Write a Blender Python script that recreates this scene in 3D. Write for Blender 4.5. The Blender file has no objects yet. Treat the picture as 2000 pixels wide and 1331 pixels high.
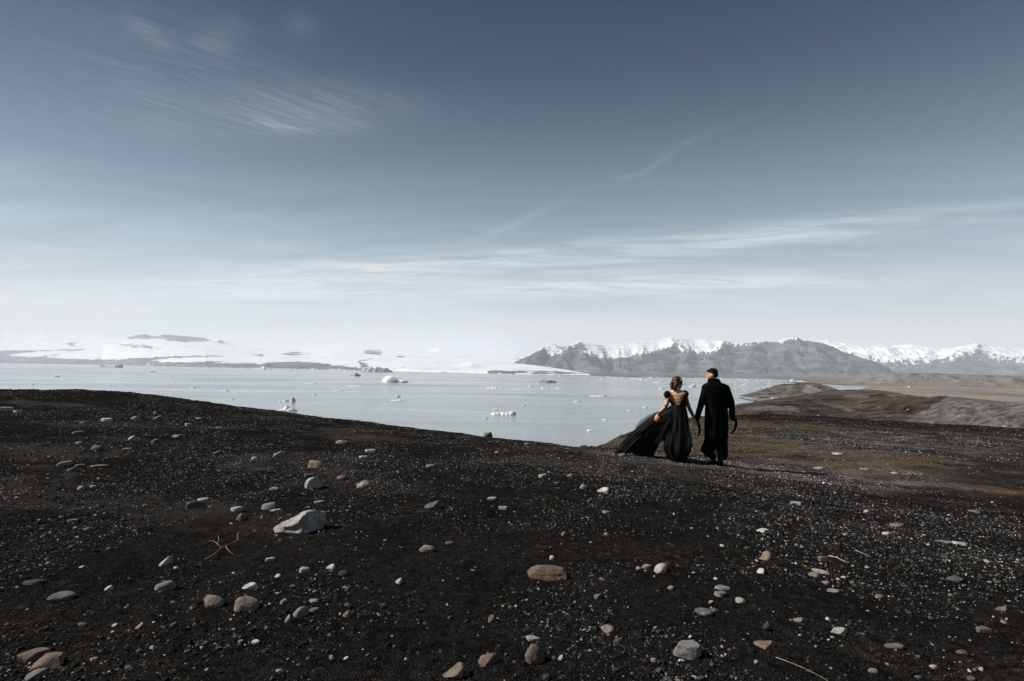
import bpy, math, random
import numpy as np
from mathutils import Vector, Matrix

scene = bpy.context.scene
COL = scene.collection
R = math.radians

# ------------------------------------------------------------------ camera
F_PX, CX, CY = 1111.0, 1000.0, 665.5            # focal length in pixels of a 2000 px wide picture
PITCH, ROLL = math.atan((720 - CY) / F_PX), math.atan(30 / 2000)
CAM = np.array([0.0, 0.0, 1.6])
fw = np.array([0, math.cos(PITCH), math.sin(PITCH)])
up0 = np.array([0, -math.sin(PITCH), math.cos(PITCH)])
rt0 = np.array([1.0, 0, 0])
rt = math.cos(ROLL) * rt0 + math.sin(ROLL) * up0
up = -math.sin(ROLL) * rt0 + math.cos(ROLL) * up0
cam_data = bpy.data.cameras.new('camera')
cam_data.sensor_width = 36.0
cam_data.lens = 36.0 * F_PX / 2000
cam_data.clip_start, cam_data.clip_end = 0.1, 60000
cam = bpy.data.objects.new('camera', cam_data)
m = Matrix.Identity(4)
for i in range(3):
    m[i][0], m[i][1], m[i][2], m[i][3] = rt[i], up[i], -fw[i], CAM[i]
cam.matrix_world = m
COL.objects.link(cam)
scene.camera = cam
scene.render.resolution_x, scene.render.resolution_y = 1024, 681

# ------------------------------------------------------------------ light
SUN_EL, SUN_AZ = R(42), R(-93)                   # azimuth from +Y (ahead), negative = left
sd = Vector((math.sin(SUN_AZ) * math.cos(SUN_EL), math.cos(SUN_AZ) * math.cos(SUN_EL), math.sin(SUN_EL)))
sun_data = bpy.data.lights.new('sun', 'SUN')
sun_data.energy, sun_data.angle, sun_data.color = 5.0, R(0.5), (1.0, 0.95, 0.89)
sun = bpy.data.objects.new('sun', sun_data)
sun.rotation_euler = sd.to_track_quat('Z', 'Y').to_euler()
sun.location = (-30, 0, 40)
COL.objects.link(sun)
scene.view_settings.view_transform = 'Standard'
scene.view_settings.look = 'None'
scene.view_settings.exposure = 0.7
scene.view_settings.gamma = 1.0
scene.cycles.use_denoising = True
scene.cycles.max_bounces = 6
scene.cycles.transparent_max_bounces = 16
scene.cycles.volume_bounces = 1


# ------------------------------------------------------------------ node helper
class NT:
    def __init__(self, tree):
        self.t = tree
        tree.nodes.clear()

    def n(self, kind, ins=None, **props):
        node = self.t.nodes.new(kind)
        for k, v in props.items():
            setattr(node, k, v)
        for k, v in (ins or {}).items():
            s = node.inputs[k]
            if isinstance(v, tuple) and len(v) == 2 and hasattr(v[0], 'outputs'):
                self.t.links.new(v[0].outputs[v[1]], s)
            elif hasattr(v, 'outputs'):
                self.t.links.new(v.outputs[0], s)
            else:
                s.default_value = v
        return node

    def math(self, op, a, b=0.0, c=None, clamp=False):
        d = {0: a, 1: b}
        if c is not None:
            d[2] = c
        return self.n('ShaderNodeMath', d, operation=op, use_clamp=clamp)

    def mix(self, f, a, b, blend='MIX'):
        node = self.n('ShaderNodeMix', data_type='RGBA', blend_type=blend)
        for idx, v in ((0, f), (6, a), (7, b)):
            s = node.inputs[idx]
            if isinstance(v, tuple) and len(v) == 2 and hasattr(v[0], 'outputs'):
                self.t.links.new(v[0].outputs[v[1]], s)
            elif hasattr(v, 'outputs'):
                self.t.links.new(v.outputs[2] if v.bl_idname == 'ShaderNodeMix' else v.outputs[0], s)
            else:
                s.default_value = v if idx == 0 else (*v[:3], 1)
        return node

    def ramp(self, f, pts):
        node = self.n('ShaderNodeValToRGB', {0: f})
        el = node.color_ramp.elements
        while len(el) < len(pts):
            el.new(0.5)
        for e, (p, c) in zip(el, pts):
            e.position = p
            e.color = (c, c, c, 1) if not hasattr(c, '__len__') else (*c[:3], 1)
        return node

    def smooth(self, v, a, b, lo=0.0, hi=1.0):
        return self.n('ShaderNodeMapRange', {0: v, 1: a, 2: b, 3: lo, 4: hi}, interpolation_type='SMOOTHSTEP')


# ------------------------------------------------------------------ sky
world = bpy.data.worlds.new('World')
scene.world = world
world.use_nodes = True
w = NT(world.node_tree)
sky = w.n('ShaderNodeTexSky', sky_type='NISHITA', sun_disc=False, sun_elevation=SUN_EL,
          sun_rotation=SUN_AZ, altitude=100.0, air_density=1.0, dust_density=0.6, ozone_density=1.5)
grey = w.n('ShaderNodeHueSaturation', {'Saturation': 1.3, 'Value': 0.222, 'Color': sky})
tc = w.n('ShaderNodeTexCoord')
sep = w.n('ShaderNodeSeparateXYZ', {0: (tc, 'Generated')})
X, Y, Z = (sep, 0), (sep, 1), (sep, 2)
# cirrus sheet seen in perspective: direction projected on a high flat layer
zz = w.math('ADD', w.math('MAXIMUM', Z, 0.0), 0.045)
u = w.math('DIVIDE', X, zz)
v = w.math('DIVIDE', Y, zz)
# directions as tangents, for placing single wisps
yy = w.math('MAXIMUM', Y, 0.05)
tx = w.math('DIVIDE', X, yy)
tz = w.math('DIVIDE', Z, yy)
plane = w.n('ShaderNodeCombineXYZ', {0: u, 1: v, 2: 0.0})


def fibre(rot, sx, sy, scale, detail=6, rough=0.6, dist=0.0):
    mr = w.n('ShaderNodeMapping', {'Vector': plane, 'Rotation': (0, 0, rot)})
    mp = w.n('ShaderNodeMapping', {'Vector': mr, 'Scale': (sx, sy, 1)})
    return w.n('ShaderNodeTexNoise', {'Vector': mp, 'Scale': scale, 'Detail': detail, 'Roughness': rough, 'Distortion': dist})


def tangent(px, py):
    d = fw + rt * (px - CX) / F_PX - up * (py - CY) / F_PX
    return d[0] / d[1], d[2] / d[1]


def wisp(pa, pb, width, soft=1.0):
    """soft elongated patch between two directions"""
    (ax, az), (bx, bz) = tangent(*pa), tangent(*pb)
    L = math.hypot(bx - ax, bz - az)
    ex, ez = (bx - ax) / L, (bz - az) / L
    dx = w.math('SUBTRACT', tx, (ax + bx) / 2)
    dz = w.math('SUBTRACT', tz, (az + bz) / 2)
    a = w.math('ADD', w.math('MULTIPLY', dx, ex), w.math('MULTIPLY', dz, ez))
    b = w.math('SUBTRACT', w.math('MULTIPLY', dz, ex), w.math('MULTIPLY', dx, ez))
    a = w.math('DIVIDE', a, L * 0.55)
    b = w.math('DIVIDE', b, width / F_PX)
    q = w.math('ADD', w.math('MULTIPLY', a, a), w.math('MULTIPLY', b, b))
    g = w.math('POWER', 2.718, w.math('MULTIPLY', q, -soft))
    return g


def total(items):
    s = items[0]
    for it in items[1:]:
        s = w.math('ADD', s, it)
    return s


f_a = fibre(R(-40), 1.0, 6.0, 2.6, 10, 0.72, 1.5)
f_b = fibre(R(8), 0.42, 1.5, 1.5, 10, 0.68, 1.8)
f_c = fibre(R(20), 0.6, 0.8, 0.5, 5, 0.5, 0.3)
f_d = fibre(R(5), 0.34, 0.9, 1.0, 10, 0.68, 1.8)
fa = w.smooth(f_a, 0.30, 0.80)
fb = w.smooth(f_b, 0.38, 0.66)
fc = w.smooth(f_c, 0.3, 0.65)
high = total([w.math('MULTIPLY', wisp((430, 215), (760, 215), 46), 0.36),
              w.math('MULTIPLY', wisp((480, 250), (660, 250), 16), 0.28),
              w.math('MULTIPLY', wisp((250, 30), (330, 95), 18), 0.26),
              w.math('MULTIPLY', wisp((395, 75), (470, 65), 30), 0.22),
              w.math('MULTIPLY', wisp((560, 50), (620, 45), 26), 0.14),
              w.math('MULTIPLY', wisp((100, 60), (560, 190), 110), 0.16),
              w.math('MULTIPLY', wisp((180, 190), (480, 260), 60), 0.14)])
high = w.math('MULTIPLY', high, w.math('ADD', w.math('MULTIPLY', fa, 0.5), 0.05))
thin = total([w.math('MULTIPLY', wisp((1195, 350), (1255, 340), 5), 0.075),
              w.math('MULTIPLY', wisp((1245, 345), (1330, 288), 5), 0.055),
              w.math('MULTIPLY', wisp((1310, 290), (1430, 245), 8), 0.03),
              w.math('MULTIPLY', wisp((930, 470), (1090, 398), 8), 0.09)])
thin = w.math('MULTIPLY', thin, w.math('ADD', w.math('MULTIPLY', fc, 0.4), 0.7))
band = total([w.math('MULTIPLY', wisp((880, 520), (1450, 472), 26), 0.55),
              w.math('MULTIPLY', wisp((1300, 480), (1750, 440), 24), 0.36),
              w.math('MULTIPLY', wisp((1600, 440), (2100, 405), 26), 0.24),
              w.math('MULTIPLY', wisp((480, 535), (1000, 505), 24), 0.42),
              w.math('MULTIPLY', wisp((380, 560), (780, 555), 30), 0.6),
              w.math('MULTIPLY', wisp((760, 570), (1640, 548), 20), 0.72),
              w.math('MULTIPLY', wisp((-100, 590), (420, 580), 30), 0.6),
              w.math('MULTIPLY', wisp((-60, 520), (160, 520), 10), 0.22),
              w.math('MULTIPLY', wisp((1900, 575), (2100, 570), 8), 0.30)])
band = w.math('MULTIPLY', band, w.math('ADD', w.math('MULTIPLY', fb, 0.85), 0.15))
# pale veil that thickens towards the horizon all round
veil_line = w.math('ADD', Z, w.math('MULTIPLY', w.math('SUBTRACT', (f_d, 0), 0.5), w.math('MULTIPLY', w.smooth(Z, 0.02, 0.14, -0.05, -0.19), w.smooth(Z, 0.36, 0.15, 0.15, 1.0))))
veil = w.math('MULTIPLY', w.math('POWER', 2.718, w.math('MULTIPLY', w.math('POWER', w.math('MAXIMUM', w.math('DIVIDE', veil_line, 0.265), 0.0), 1.8), -1.0)), w.math('SUBTRACT', 0.86, w.math('MULTIPLY', X, 0.06)))
behind = w.smooth(Y, 0.02, 0.2)
spots = w.math('MULTIPLY', total([high, thin, band]), behind)
veilcol = w.mix(w.smooth(Z, 0.05, 0.26), (8.7, 8.98, 9.2), (6.5, 8.15, 9.4))
grey = w.mix(1.0, grey, (0.97, 1.14, 1.19), 'MULTIPLY')
hazy = w.mix(veil, grey, veilcol)
skycol = w.mix(w.math('MINIMUM', spots, 0.9), hazy, (8.7, 8.95, 9.15))
bg = w.n('ShaderNodeBackground', {'Color': (skycol, 2), 'Strength': 0.0625})
out = w.n('ShaderNodeOutputWorld', {'Surface': bg})

# ------------------------------------------------------------------ helpers
def W(px, py, D):
    """world point at picture position (px, py), D metres ahead"""
    px, py, D = np.asarray(px, float), np.asarray(py, float), np.asarray(D, float)
    d = fw + rt * ((px - CX) / F_PX)[..., None] - up * ((py - CY) / F_PX)[..., None]
    return CAM + d * D[..., None]


def project(P):
    q = np.asarray(P, float) - CAM
    d = q @ fw
    return CX + F_PX * (q @ rt) / d, CY - F_PX * (q @ up) / d


LAKE_Z = -30.0


def on_level(px, py, z=LAKE_Z):
    d = W(px, py, 1.0) - CAM
    t = (z - CAM[2]) / d[..., 2]
    return CAM + d * t[..., None]


rng = np.random.default_rng(7)
_perm = np.random.default_rng(11).permutation(512)
_perm = np.concatenate([_perm, _perm, _perm])
_ang = np.random.default_rng(5).random(512) * 2 * math.pi
_gx, _gy = np.cos(_ang), np.sin(_ang)


def perlin(x, y, seed=0):
    x = np.asarray(x, float) + seed * 17.31
    y = np.asarray(y, float) + seed * 9.73
    xi, yi = np.floor(x).astype(int), np.floor(y).astype(int)
    xf, yf = x - xi, y - yi
    a, b = xi & 511, yi & 511
    uu = xf * xf * xf * (xf * (xf * 6 - 15) + 10)
    vv = yf * yf * yf * (yf * (yf * 6 - 15) + 10)

    def g(i, j, dx, dy):
        h = _perm[_perm[(a + i) & 511] + ((b + j) & 511)]
        return _gx[h] * dx + _gy[h] * dy
    n0 = g(0, 0, xf, yf) * (1 - uu) + g(1, 0, xf - 1, yf) * uu
    n1 = g(0, 1, xf, yf - 1) * (1 - uu) + g(1, 1, xf - 1, yf - 1) * uu
    return (n0 * (1 - vv) + n1 * vv) * 1.5


def fbm(x, y, octaves=4, seed=0, gain=0.5):
    s, a, f = 0, 1.0, 1.0
    for o in range(octaves):
        s = s + a * perlin(x * f, y * f, seed + o)
        a *= gain
        f *= 2.03
    return s


def ridged(x, y, octaves=4, seed=0):
    s, a, f = 0, 1.0, 1.0
    for o in range(octaves):
        s = s + a * (1 - 2 * np.abs(perlin(x * f, y * f, seed + o)))
        a *= 0.5
        f *= 2.1
    return s


def sstep(x, a, b):
    t = np.clip((np.asarray(x, float) - a) / (b - a), 0, 1)
    return t * t * (3 - 2 * t)


def in_poly(px, py, poly):
    px, py = np.asarray(px), np.asarray(py)
    inside = np.zeros(px.shape, bool)
    n = len(poly)
    for i in range(n):
        x0, y0 = poly[i]
        x1, y1 = poly[(i + 1) % n]
        if y0 == y1:
            continue
        c = ((y0 > py) != (y1 > py)) & (px < (x1 - x0) * (py - y0) / (y1 - y0) + x0)
        inside ^= c
    return inside


def make_mesh(name, verts, faces, smooth=True, attrs=None):
    verts = np.asarray(verts, np.float32)
    me = bpy.data.meshes.new(name)
    if isinstance(faces, np.ndarray):
        nf, k = faces.shape
        me.vertices.add(len(verts))
        me.vertices.foreach_set('co', verts.ravel())
        me.loops.add(nf * k)
        me.loops.foreach_set('vertex_index', faces.ravel().astype(np.int32))
        me.polygons.add(nf)
        me.polygons.foreach_set('loop_start', np.arange(0, nf * k, k, dtype=np.int32))
        me.update(calc_edges=True)
    else:
        me.from_pydata([tuple(map(float, q)) for q in verts], [], faces)
        me.update()
    me.polygons.foreach_set('use_smooth', np.full(len(me.polygons), smooth))
    for k, val in (attrs or {}).items():
        a = me.attributes.new(k, 'FLOAT', 'POINT')
        a.data.foreach_set('value', np.asarray(val, np.float32).ravel())
    return me


def grid_faces(nr, nc, wrap=False):
    i = np.arange(nr - 1)[:, None]
    j = np.arange(nc if wrap else nc - 1)[None, :]
    j2 = (j + 1) % nc
    return np.stack([i * nc + j, i * nc + j2, (i + 1) * nc + j2, (i + 1) * nc + j], -1).reshape(-1, 4)


def link(name, me, mat=None, parent=None, loc=None):
    o = bpy.data.objects.new(name, me)
    if mat is not None and me is not None and not me.materials:
        me.materials.append(mat)
    if parent is not None:
        o.parent = parent
    if loc is not None:
        o.location = tuple(map(float, loc))
    COL.objects.link(o)
    return o


def tag(o, label=None, category=None, group=None, kind=None):
    for k, val in (('label', label), ('category', category), ('group', group), ('kind', kind)):
        if val:
            o[k] = val
    return o


def material(name):
    mt = bpy.data.materials.new(name)
    mt.use_nodes = True
    return mt, NT(mt.node_tree)


def finish(mt, t, color, rough=0.9, normal=None, spec=0.3, **extra):
    ins = {'Roughness': rough, 'Specular IOR Level': spec}
    if hasattr(color, 'outputs'):
        ins['Base Color'] = (color, 2) if color.bl_idname == 'ShaderNodeMix' else color
    else:
        ins['Base Color'] = color if isinstance(color[0], tuple) or hasattr(color[0], 'outputs') else (*color[:3], 1)
    if normal is not None:
        ins['Normal'] = normal
    ins.update(extra)
    b = t.n('ShaderNodeBsdfPrincipled', ins)
    t.n('ShaderNodeOutputMaterial', {'Surface': b})
    return mt


def plain(name, col, rough=0.8, spec=0.3, noise=0.25, scale=8.0):
    mt, t = material(name)
    tc_ = t.n('ShaderNodeTexCoord')
    nz = t.n('ShaderNodeTexNoise', {'Vector': (tc_, 'Object'), 'Scale': scale, 'Detail': 5.0, 'Roughness': 0.65})
    f = t.smooth(nz, 0.3, 0.7, 1 - noise, 1 + noise)
    c = t.n('ShaderNodeMix', data_type='RGBA', blend_type='MULTIPLY')
    c.inputs[0].default_value = 1.0
    c.inputs[6].default_value = (*col, 1)
    t.t.links.new(f.outputs[0], c.inputs[7])
    return finish(mt, t, c, rough, spec=spec)


# ------------------------------------------------------------------ near ground: a gravel hill top above the lake
crest_px = np.array([(-420, 792, 24), (-200, 772, 25), (0, 762, 24), (120, 762, 23), (230, 765, 22), (360, 781, 20.5), (500, 800, 19),
                     (620, 815, 18), (750, 830, 17), (850, 843, 16.2), (950, 855, 15.5), (1050, 866, 14.8), (1130, 874, 14.4),
                     (1165, 874, 15.2), (1200, 858, 17.5), (1240, 842, 20), (1300, 822, 26), (1380, 813, 32), (1430, 812, 35),
                     (1500, 809, 38), (1600, 813, 38), (1700, 821, 36), (1850, 829, 32), (2000, 837, 29), (2300, 860, 26)])
crest_w = W(crest_px[:, 0], crest_px[:, 1], crest_px[:, 2])
inner_px = np.array([(1395, 910, 10.75), (1325, 901, 11.2), (1205, 887, 12.0), (1700, 960, 9.9), (2000, 905, 14.6), (600, 1060, 5.1),
                     (585, 1000, 6.2), (1700, 890, 14.5), (1550, 860, 19)])
inner_w = W(inner_px[:, 0], inner_px[:, 1], inner_px[:, 2])
flat = np.array([(0, 0.2, 0), (0, 2.9, 0), (-3.0, 2.8, 0.03), (3.0, 2.8, -0.03), (-6, 0, 0.1), (6, 0, -0.1), (0, -8, 0.1), (-12, -6, 0.2),
                 (12, -6, -0.2), (-12, 4, 0.18), (12, 5, -0.35), (0, -20, -0.2), (-8, 7, 0.12)])
ctrl = np.vstack([crest_w, inner_w, flat])


def _tps_kernel(r2):
    return 0.5 * r2 * np.log(r2 + 1e-9)


def _fit_tps(P, lam=0.35):
    n = len(P)
    d2 = ((P[:, None, :2] - P[None, :, :2]) ** 2).sum(-1)
    K = _tps_kernel(d2) + lam * np.eye(n)
    A = np.zeros((n + 3, n + 3))
    A[:n, :n] = K
    A[:n, n] = 1
    A[:n, n + 1:] = P[:, :2]
    A[n:, :n] = A[:n, n:].T
    return np.linalg.solve(A, np.concatenate([P[:, 2], np.zeros(3)]))


_tps = _fit_tps(ctrl)
crest_az = np.arctan2(crest_w[:, 0], crest_w[:, 1])
crest_r = np.hypot(crest_w[:, 0], crest_w[:, 1])
_o = np.argsort(crest_az)
crest_az, crest_r = crest_az[_o], crest_r[_o]


def crest_range(az):
    return np.interp(az, crest_az, crest_r)


def height(x, y, fine=True):
    x, y = np.asarray(x, float), np.asarray(y, float)
    shp = x.shape
    x, y = x.ravel(), y.ravel()
    az, r = np.arctan2(x, y), np.hypot(x, y)
    rc = crest_range(az)
    s = np.maximum(r - rc, 0)
    k = np.where(r > rc + 1.5, (rc + 1.5) / np.maximum(r, 1e-6), 1.0)
    xs, ys = x * k, y * k
    z = _tps[len(ctrl)] + _tps[len(ctrl) + 1] * xs + _tps[len(ctrl) + 2] * ys
    for i, c in enumerate(ctrl):
        z = z + _tps[i] * _tps_kernel((xs - c[0]) ** 2 + (ys - c[1]) ** 2)
    z = z - 0.62 * (np.sqrt(s * s + 2.2 ** 2) - 2.2)
    z = z + 0.035 * fbm(x * 0.55, y * 0.55, 3, 3) * sstep(r, 1, 6)
    if fine:
        z = z + 0.012 * fbm(x * 4.0, y * 4.0, 4, 21, 0.6) + 0.10 * fbm(x * 0.25, y * 0.25, 3, 31) * sstep(s, 2, 20)
    return z.reshape(shp)


def moss_at(x, y):
    """brown moss and dead grass between the gravel, 0..1"""
    p = W(0, 0, 1)
    r = np.hypot(x, y)
    n = fbm(x * 0.35 + 0.3 * y, y * 0.8, 4, 40)
    base = sstep(n, -0.25, 0.7) * (0.5 + 0.25 * sstep(x / np.maximum(y, 0.3), -0.2, 0.5))
    # the brown hollow behind the couple and its left shoulder
    for (cx, cy, rx, ry, a) in ((6.3, 22, 3.0, 5.5, 0.95), (3.0, 16.5, 1.8, 2.5, 0.8), (12, 26, 5.0, 6.0, 0.95), (8.0, 15.5, 3.2, 2.6, 0.75), (4.5, 8.3, 2.6, 2.0, 0.1),
                                (10.5, 12, 3.5, 3.0, 0.35), (12.5, 20.5, 3.0, 3.5, -0.5), (20, 22, 7, 4.5, -0.4), (-9, 14, 8, 8, -0.25)):
        base = base + a * np.exp(-((x - cx) / rx) ** 2 - ((y - cy) / ry) ** 2)
    base = base + 0.35 * fbm(x * 1.7, y * 3.0, 3, 44) * (base > 0.08)
    base = base * (0.55 + 0.45 * sstep(r, 9, 14))
    return np.clip(base, 0, 1)


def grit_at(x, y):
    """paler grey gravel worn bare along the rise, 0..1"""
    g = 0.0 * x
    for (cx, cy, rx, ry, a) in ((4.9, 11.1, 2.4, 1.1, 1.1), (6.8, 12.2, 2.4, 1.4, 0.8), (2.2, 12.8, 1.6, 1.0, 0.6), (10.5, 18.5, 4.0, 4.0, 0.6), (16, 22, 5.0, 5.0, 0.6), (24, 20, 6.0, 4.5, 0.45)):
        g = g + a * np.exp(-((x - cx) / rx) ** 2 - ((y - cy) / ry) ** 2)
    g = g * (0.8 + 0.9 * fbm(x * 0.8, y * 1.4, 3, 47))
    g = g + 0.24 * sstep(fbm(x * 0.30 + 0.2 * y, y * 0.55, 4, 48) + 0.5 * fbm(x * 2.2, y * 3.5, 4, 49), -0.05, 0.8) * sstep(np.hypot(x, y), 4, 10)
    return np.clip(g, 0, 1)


def ground_hit(px, py):
    """where the view through a picture point meets the gravel"""
    D = np.geomspace(1.8, 70, 700)
    P = W(np.full(D.shape, px), np.full(D.shape, py), D)
    below = P[:, 2] < height(P[:, 0], P[:, 1], False)
    i = int(np.argmax(below)) if below.any() else len(D) - 1
    i = max(i, 1)
    Da = np.linspace(D[i - 1], D[i], 30)
    P = W(np.full(Da.shape, px), np.full(Da.shape, py), Da)
    below = P[:, 2] < height(P[:, 0], P[:, 1], False)
    j = int(np.argmax(below)) if below.any() else len(Da) - 1
    q = P[j]
    return np.array([q[0], q[1], float(height(q[0], q[1]))]), Da[j]


az = np.concatenate([np.linspace(-180, -56, 60, endpoint=False), np.linspace(-56, 56, 560, endpoint=False), np.linspace(56, 180, 60, endpoint=False)])
rr = np.concatenate([[0.02, 0.4, 0.8], np.geomspace(1.2, 120, 430)])
AZ, RR = np.meshgrid(np.radians(az), rr)
gx_, gy_ = RR * np.sin(AZ), RR * np.cos(AZ)
gz_ = np.maximum(height(gx_, gy_), LAKE_Z - 3)
ppx, ppy = project(np.stack([gx_, np.maximum(gy_, 0.2), gz_], -1))
verts = np.stack([gx_, gy_, gz_], -1).reshape(-1, 3)
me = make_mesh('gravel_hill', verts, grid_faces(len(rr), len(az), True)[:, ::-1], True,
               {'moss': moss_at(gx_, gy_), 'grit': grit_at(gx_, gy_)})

mat_ground, t = material('dark_volcanic_gravel')
tc_ = t.n('ShaderNodeTexCoord')
at = t.n('ShaderNodeAttribute', attribute_name='moss')
n1 = t.n('ShaderNodeTexNoise', {'Vector': (tc_, 'Object'), 'Scale': 14.0, 'Detail': 8.0, 'Roughness': 0.7})
n2 = t.n('ShaderNodeTexNoise', {'Vector': (tc_, 'Object'), 'Scale': 1.3, 'Detail': 5.0, 'Roughness': 0.6})
vo = t.n('ShaderNodeTexVoronoi', {'Vector': (tc_, 'Object'), 'Scale': 95.0, 'Randomness': 1.0})
vs = t.n('ShaderNodeSeparateColor', {0: (vo, 'Color')})
black = t.mix(t.smooth(n1, 0.3, 0.75), (0.0032, 0.0030, 0.0029), (0.0115, 0.0108, 0.0103))
speck = t.math('MULTIPLY', t.smooth((vs, 0), 0.66, 0.98), t.smooth((vo, 'Distance'), 0.55, 0.25))
grit = t.mix(t.math('MULTIPLY', speck, 0.8), (black, 2), (0.055, 0.052, 0.05))
mossc = t.mix(t.smooth(n1, 0.3, 0.7), (0.006, 0.0043, 0.0033), (0.027, 0.0195, 0.0138))
mossc = t.mix(t.smooth((at, 'Fac'), 0.6, 1.0, 0.0, 0.9), (mossc, 2), t.mix(t.smooth(n1, 0.32, 0.68), (0.026, 0.0185, 0.0125), (0.125, 0.092, 0.062)))
mf = t.math('MULTIPLY', t.smooth(t.math('ADD', (at, 'Fac'), t.math('MULTIPLY', t.math('SUBTRACT', n1, 0.5), 0.9)), 0.15, 0.85), 0.9)
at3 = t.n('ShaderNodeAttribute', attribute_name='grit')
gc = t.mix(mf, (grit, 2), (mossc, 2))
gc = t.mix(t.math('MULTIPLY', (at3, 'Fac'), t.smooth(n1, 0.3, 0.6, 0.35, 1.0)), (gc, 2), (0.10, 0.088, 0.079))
gc = t.mix(1.0, (gc, 2), t.smooth(n2, 0.25, 0.75, 0.75, 1.25), 'MULTIPLY')
hsum = t.math('ADD', t.math('MULTIPLY', n1, 0.6), t.math('MULTIPLY', t.smooth((vo, 'Distance'), 0.0, 0.6, 1.0, 0.0), 0.5))
bmp = t.n('ShaderNodeBump', {'Strength': 0.9, 'Distance': 0.02, 'Height': hsum})
finish(mat_ground, t, gc, 1.0, (bmp, 0), 0.0)
ground = link('ground', me, mat_ground)
tag(ground, 'dark volcanic gravel hill top sloping down to the lake', kind='structure')

# ------------------------------------------------------------------ lake
mat_water, t = material('glacial_lake_water')
tc_ = t.n('ShaderNodeTexCoord')
mp = t.n('ShaderNodeMapping', {'Vector': (tc_, 'Object'), 'Rotation': (0, 0, R(6)), 'Scale': (0.0024, 0.0085, 1)})
s1 = t.n('ShaderNodeTexNoise', {'Vector': mp, 'Scale': 1.0, 'Detail': 7.0, 'Roughness': 0.62, 'Distortion': 0.5})
mp2 = t.n('ShaderNodeMapping', {'Vector': (tc_, 'Object'), 'Rotation': (0, 0, R(-8)), 'Scale': (0.09, 0.25, 1)})
s2 = t.n('ShaderNodeTexNoise', {'Vector': mp2, 'Scale': 1.0, 'Detail': 6.0, 'Roughness': 0.7})
wr = t.smooth(s1, 0.30, 0.70, 0.12, 0.24)
mpb = t.n('ShaderNodeMapping', {'Vector': (tc_, 'Object'), 'Scale': (0.0035, 0.006, 1)})
sb = t.n('ShaderNodeTexNoise', {'Vector': mpb, 'Scale': 1.0, 'Detail': 3.0, 'Roughness': 0.5, 'Distortion': 0.6})
wc = t.mix(t.math('ADD', t.math('MULTIPLY', t.smooth(s1, 0.3, 0.7), 0.5), t.math('MULTIPLY', t.smooth(sb, 0.4, 0.62), 0.5)), (0.195, 0.218, 0.228), (0.135, 0.158, 0.170))
wb = t.n('ShaderNodeBump', {'Strength': 0.35, 'Distance': 0.7, 'Height': s2})
finish(mat_water, t, wc, wr, (wb, 0), 0.5, IOR=1.33)
lv = [(-14000, -14000, LAKE_Z), (14000, -14000, LAKE_Z), (14000, 16000, LAKE_Z), (-14000, 16000, LAKE_Z)]
lake = link('lake', make_mesh('lake', np.array(lv), [(0, 1, 2, 3)], False), mat_water)
tag(lake, 'pale grey glacial lake with wind streaks', kind='structure')

# ------------------------------------------------------------------ snow, ice and rock of the far shore
mat_snow, t = material('snow_and_rock')
at = t.n('ShaderNodeAttribute', attribute_name='rock')
tc_ = t.n('ShaderNodeTexCoord')
mp = t.n('ShaderNodeMapping', {'Vector': (tc_, 'Object'), 'Scale': (0.012, 0.012, 0.05)})
nz = t.n('ShaderNodeTexNoise', {'Vector': mp, 'Scale': 1.0, 'Detail': 8.0, 'Roughness': 0.7})
mp3 = t.n('ShaderNodeMapping', {'Vector': (tc_, 'Object'), 'Scale': (0.004, 0.004, 0.034)})
st = t.n('ShaderNodeTexNoise', {'Vector': mp3, 'Scale': 1.0, 'Detail': 6.0, 'Roughness': 0.65})
rk = t.mix(t.smooth(st, 0.40, 0.60), (0.006, 0.007, 0.009), (0.086, 0.094, 0.106))
rk = t.mix(t.math('MULTIPLY', t.smooth(nz, 0.4, 0.62), 0.65), (rk, 2), (0.0624, 0.0624, 0.064))
mp4 = t.n('ShaderNodeMapping', {'Vector': (tc_, 'Object'), 'Scale': (0.0045, 0.0012, 0.03)})
nl = t.n('ShaderNodeTexNoise', {'Vector': mp4, 'Scale': 1.0, 'Detail': 9.0, 'Roughness': 0.72})
sn = t.mix(t.math('ADD', t.math('MULTIPLY', t.smooth(nl, 0.34, 0.56), 0.7), t.math('MULTIPLY', t.smooth(nz, 0.3, 0.7), 0.3)), (0.385, 0.40, 0.42), (0.53, 0.535, 0.54))
fac = t.smooth(t.math('ADD', (at, 'Fac'), t.math('MULTIPLY', t.math('SUBTRACT', nz, 0.5), 0.9)), 0.46, 0.54)
mc = t.mix(fac, (sn, 2), (rk, 2))
bh = t.math('ADD', t.math('MULTIPLY', nz, 8.0), t.math('MULTIPLY', st, 10.0))
bp = t.n('ShaderNodeBump', {'Strength': 0.6, 'Distance': 1.0, 'Height': bh})
finish(mat_snow, t, mc, 0.85, (bp, 0), 0.2)


def interp_px(pts, px):
    pts = np.array(sorted(pts), float)
    return np.interp(px, pts[:, 0], pts[:, 1])


def z4(pts):
    return [(x * 0.26, 630 + y * 0.26) for x, y in pts]


def z5(pts):
    return [(480 + x * 0.26, 640 + y * 0.26) for x, y in pts]


def z6(pts):
    return [(960 + x * 0.26, 640 + y * 0.26) for x, y in pts]


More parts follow.
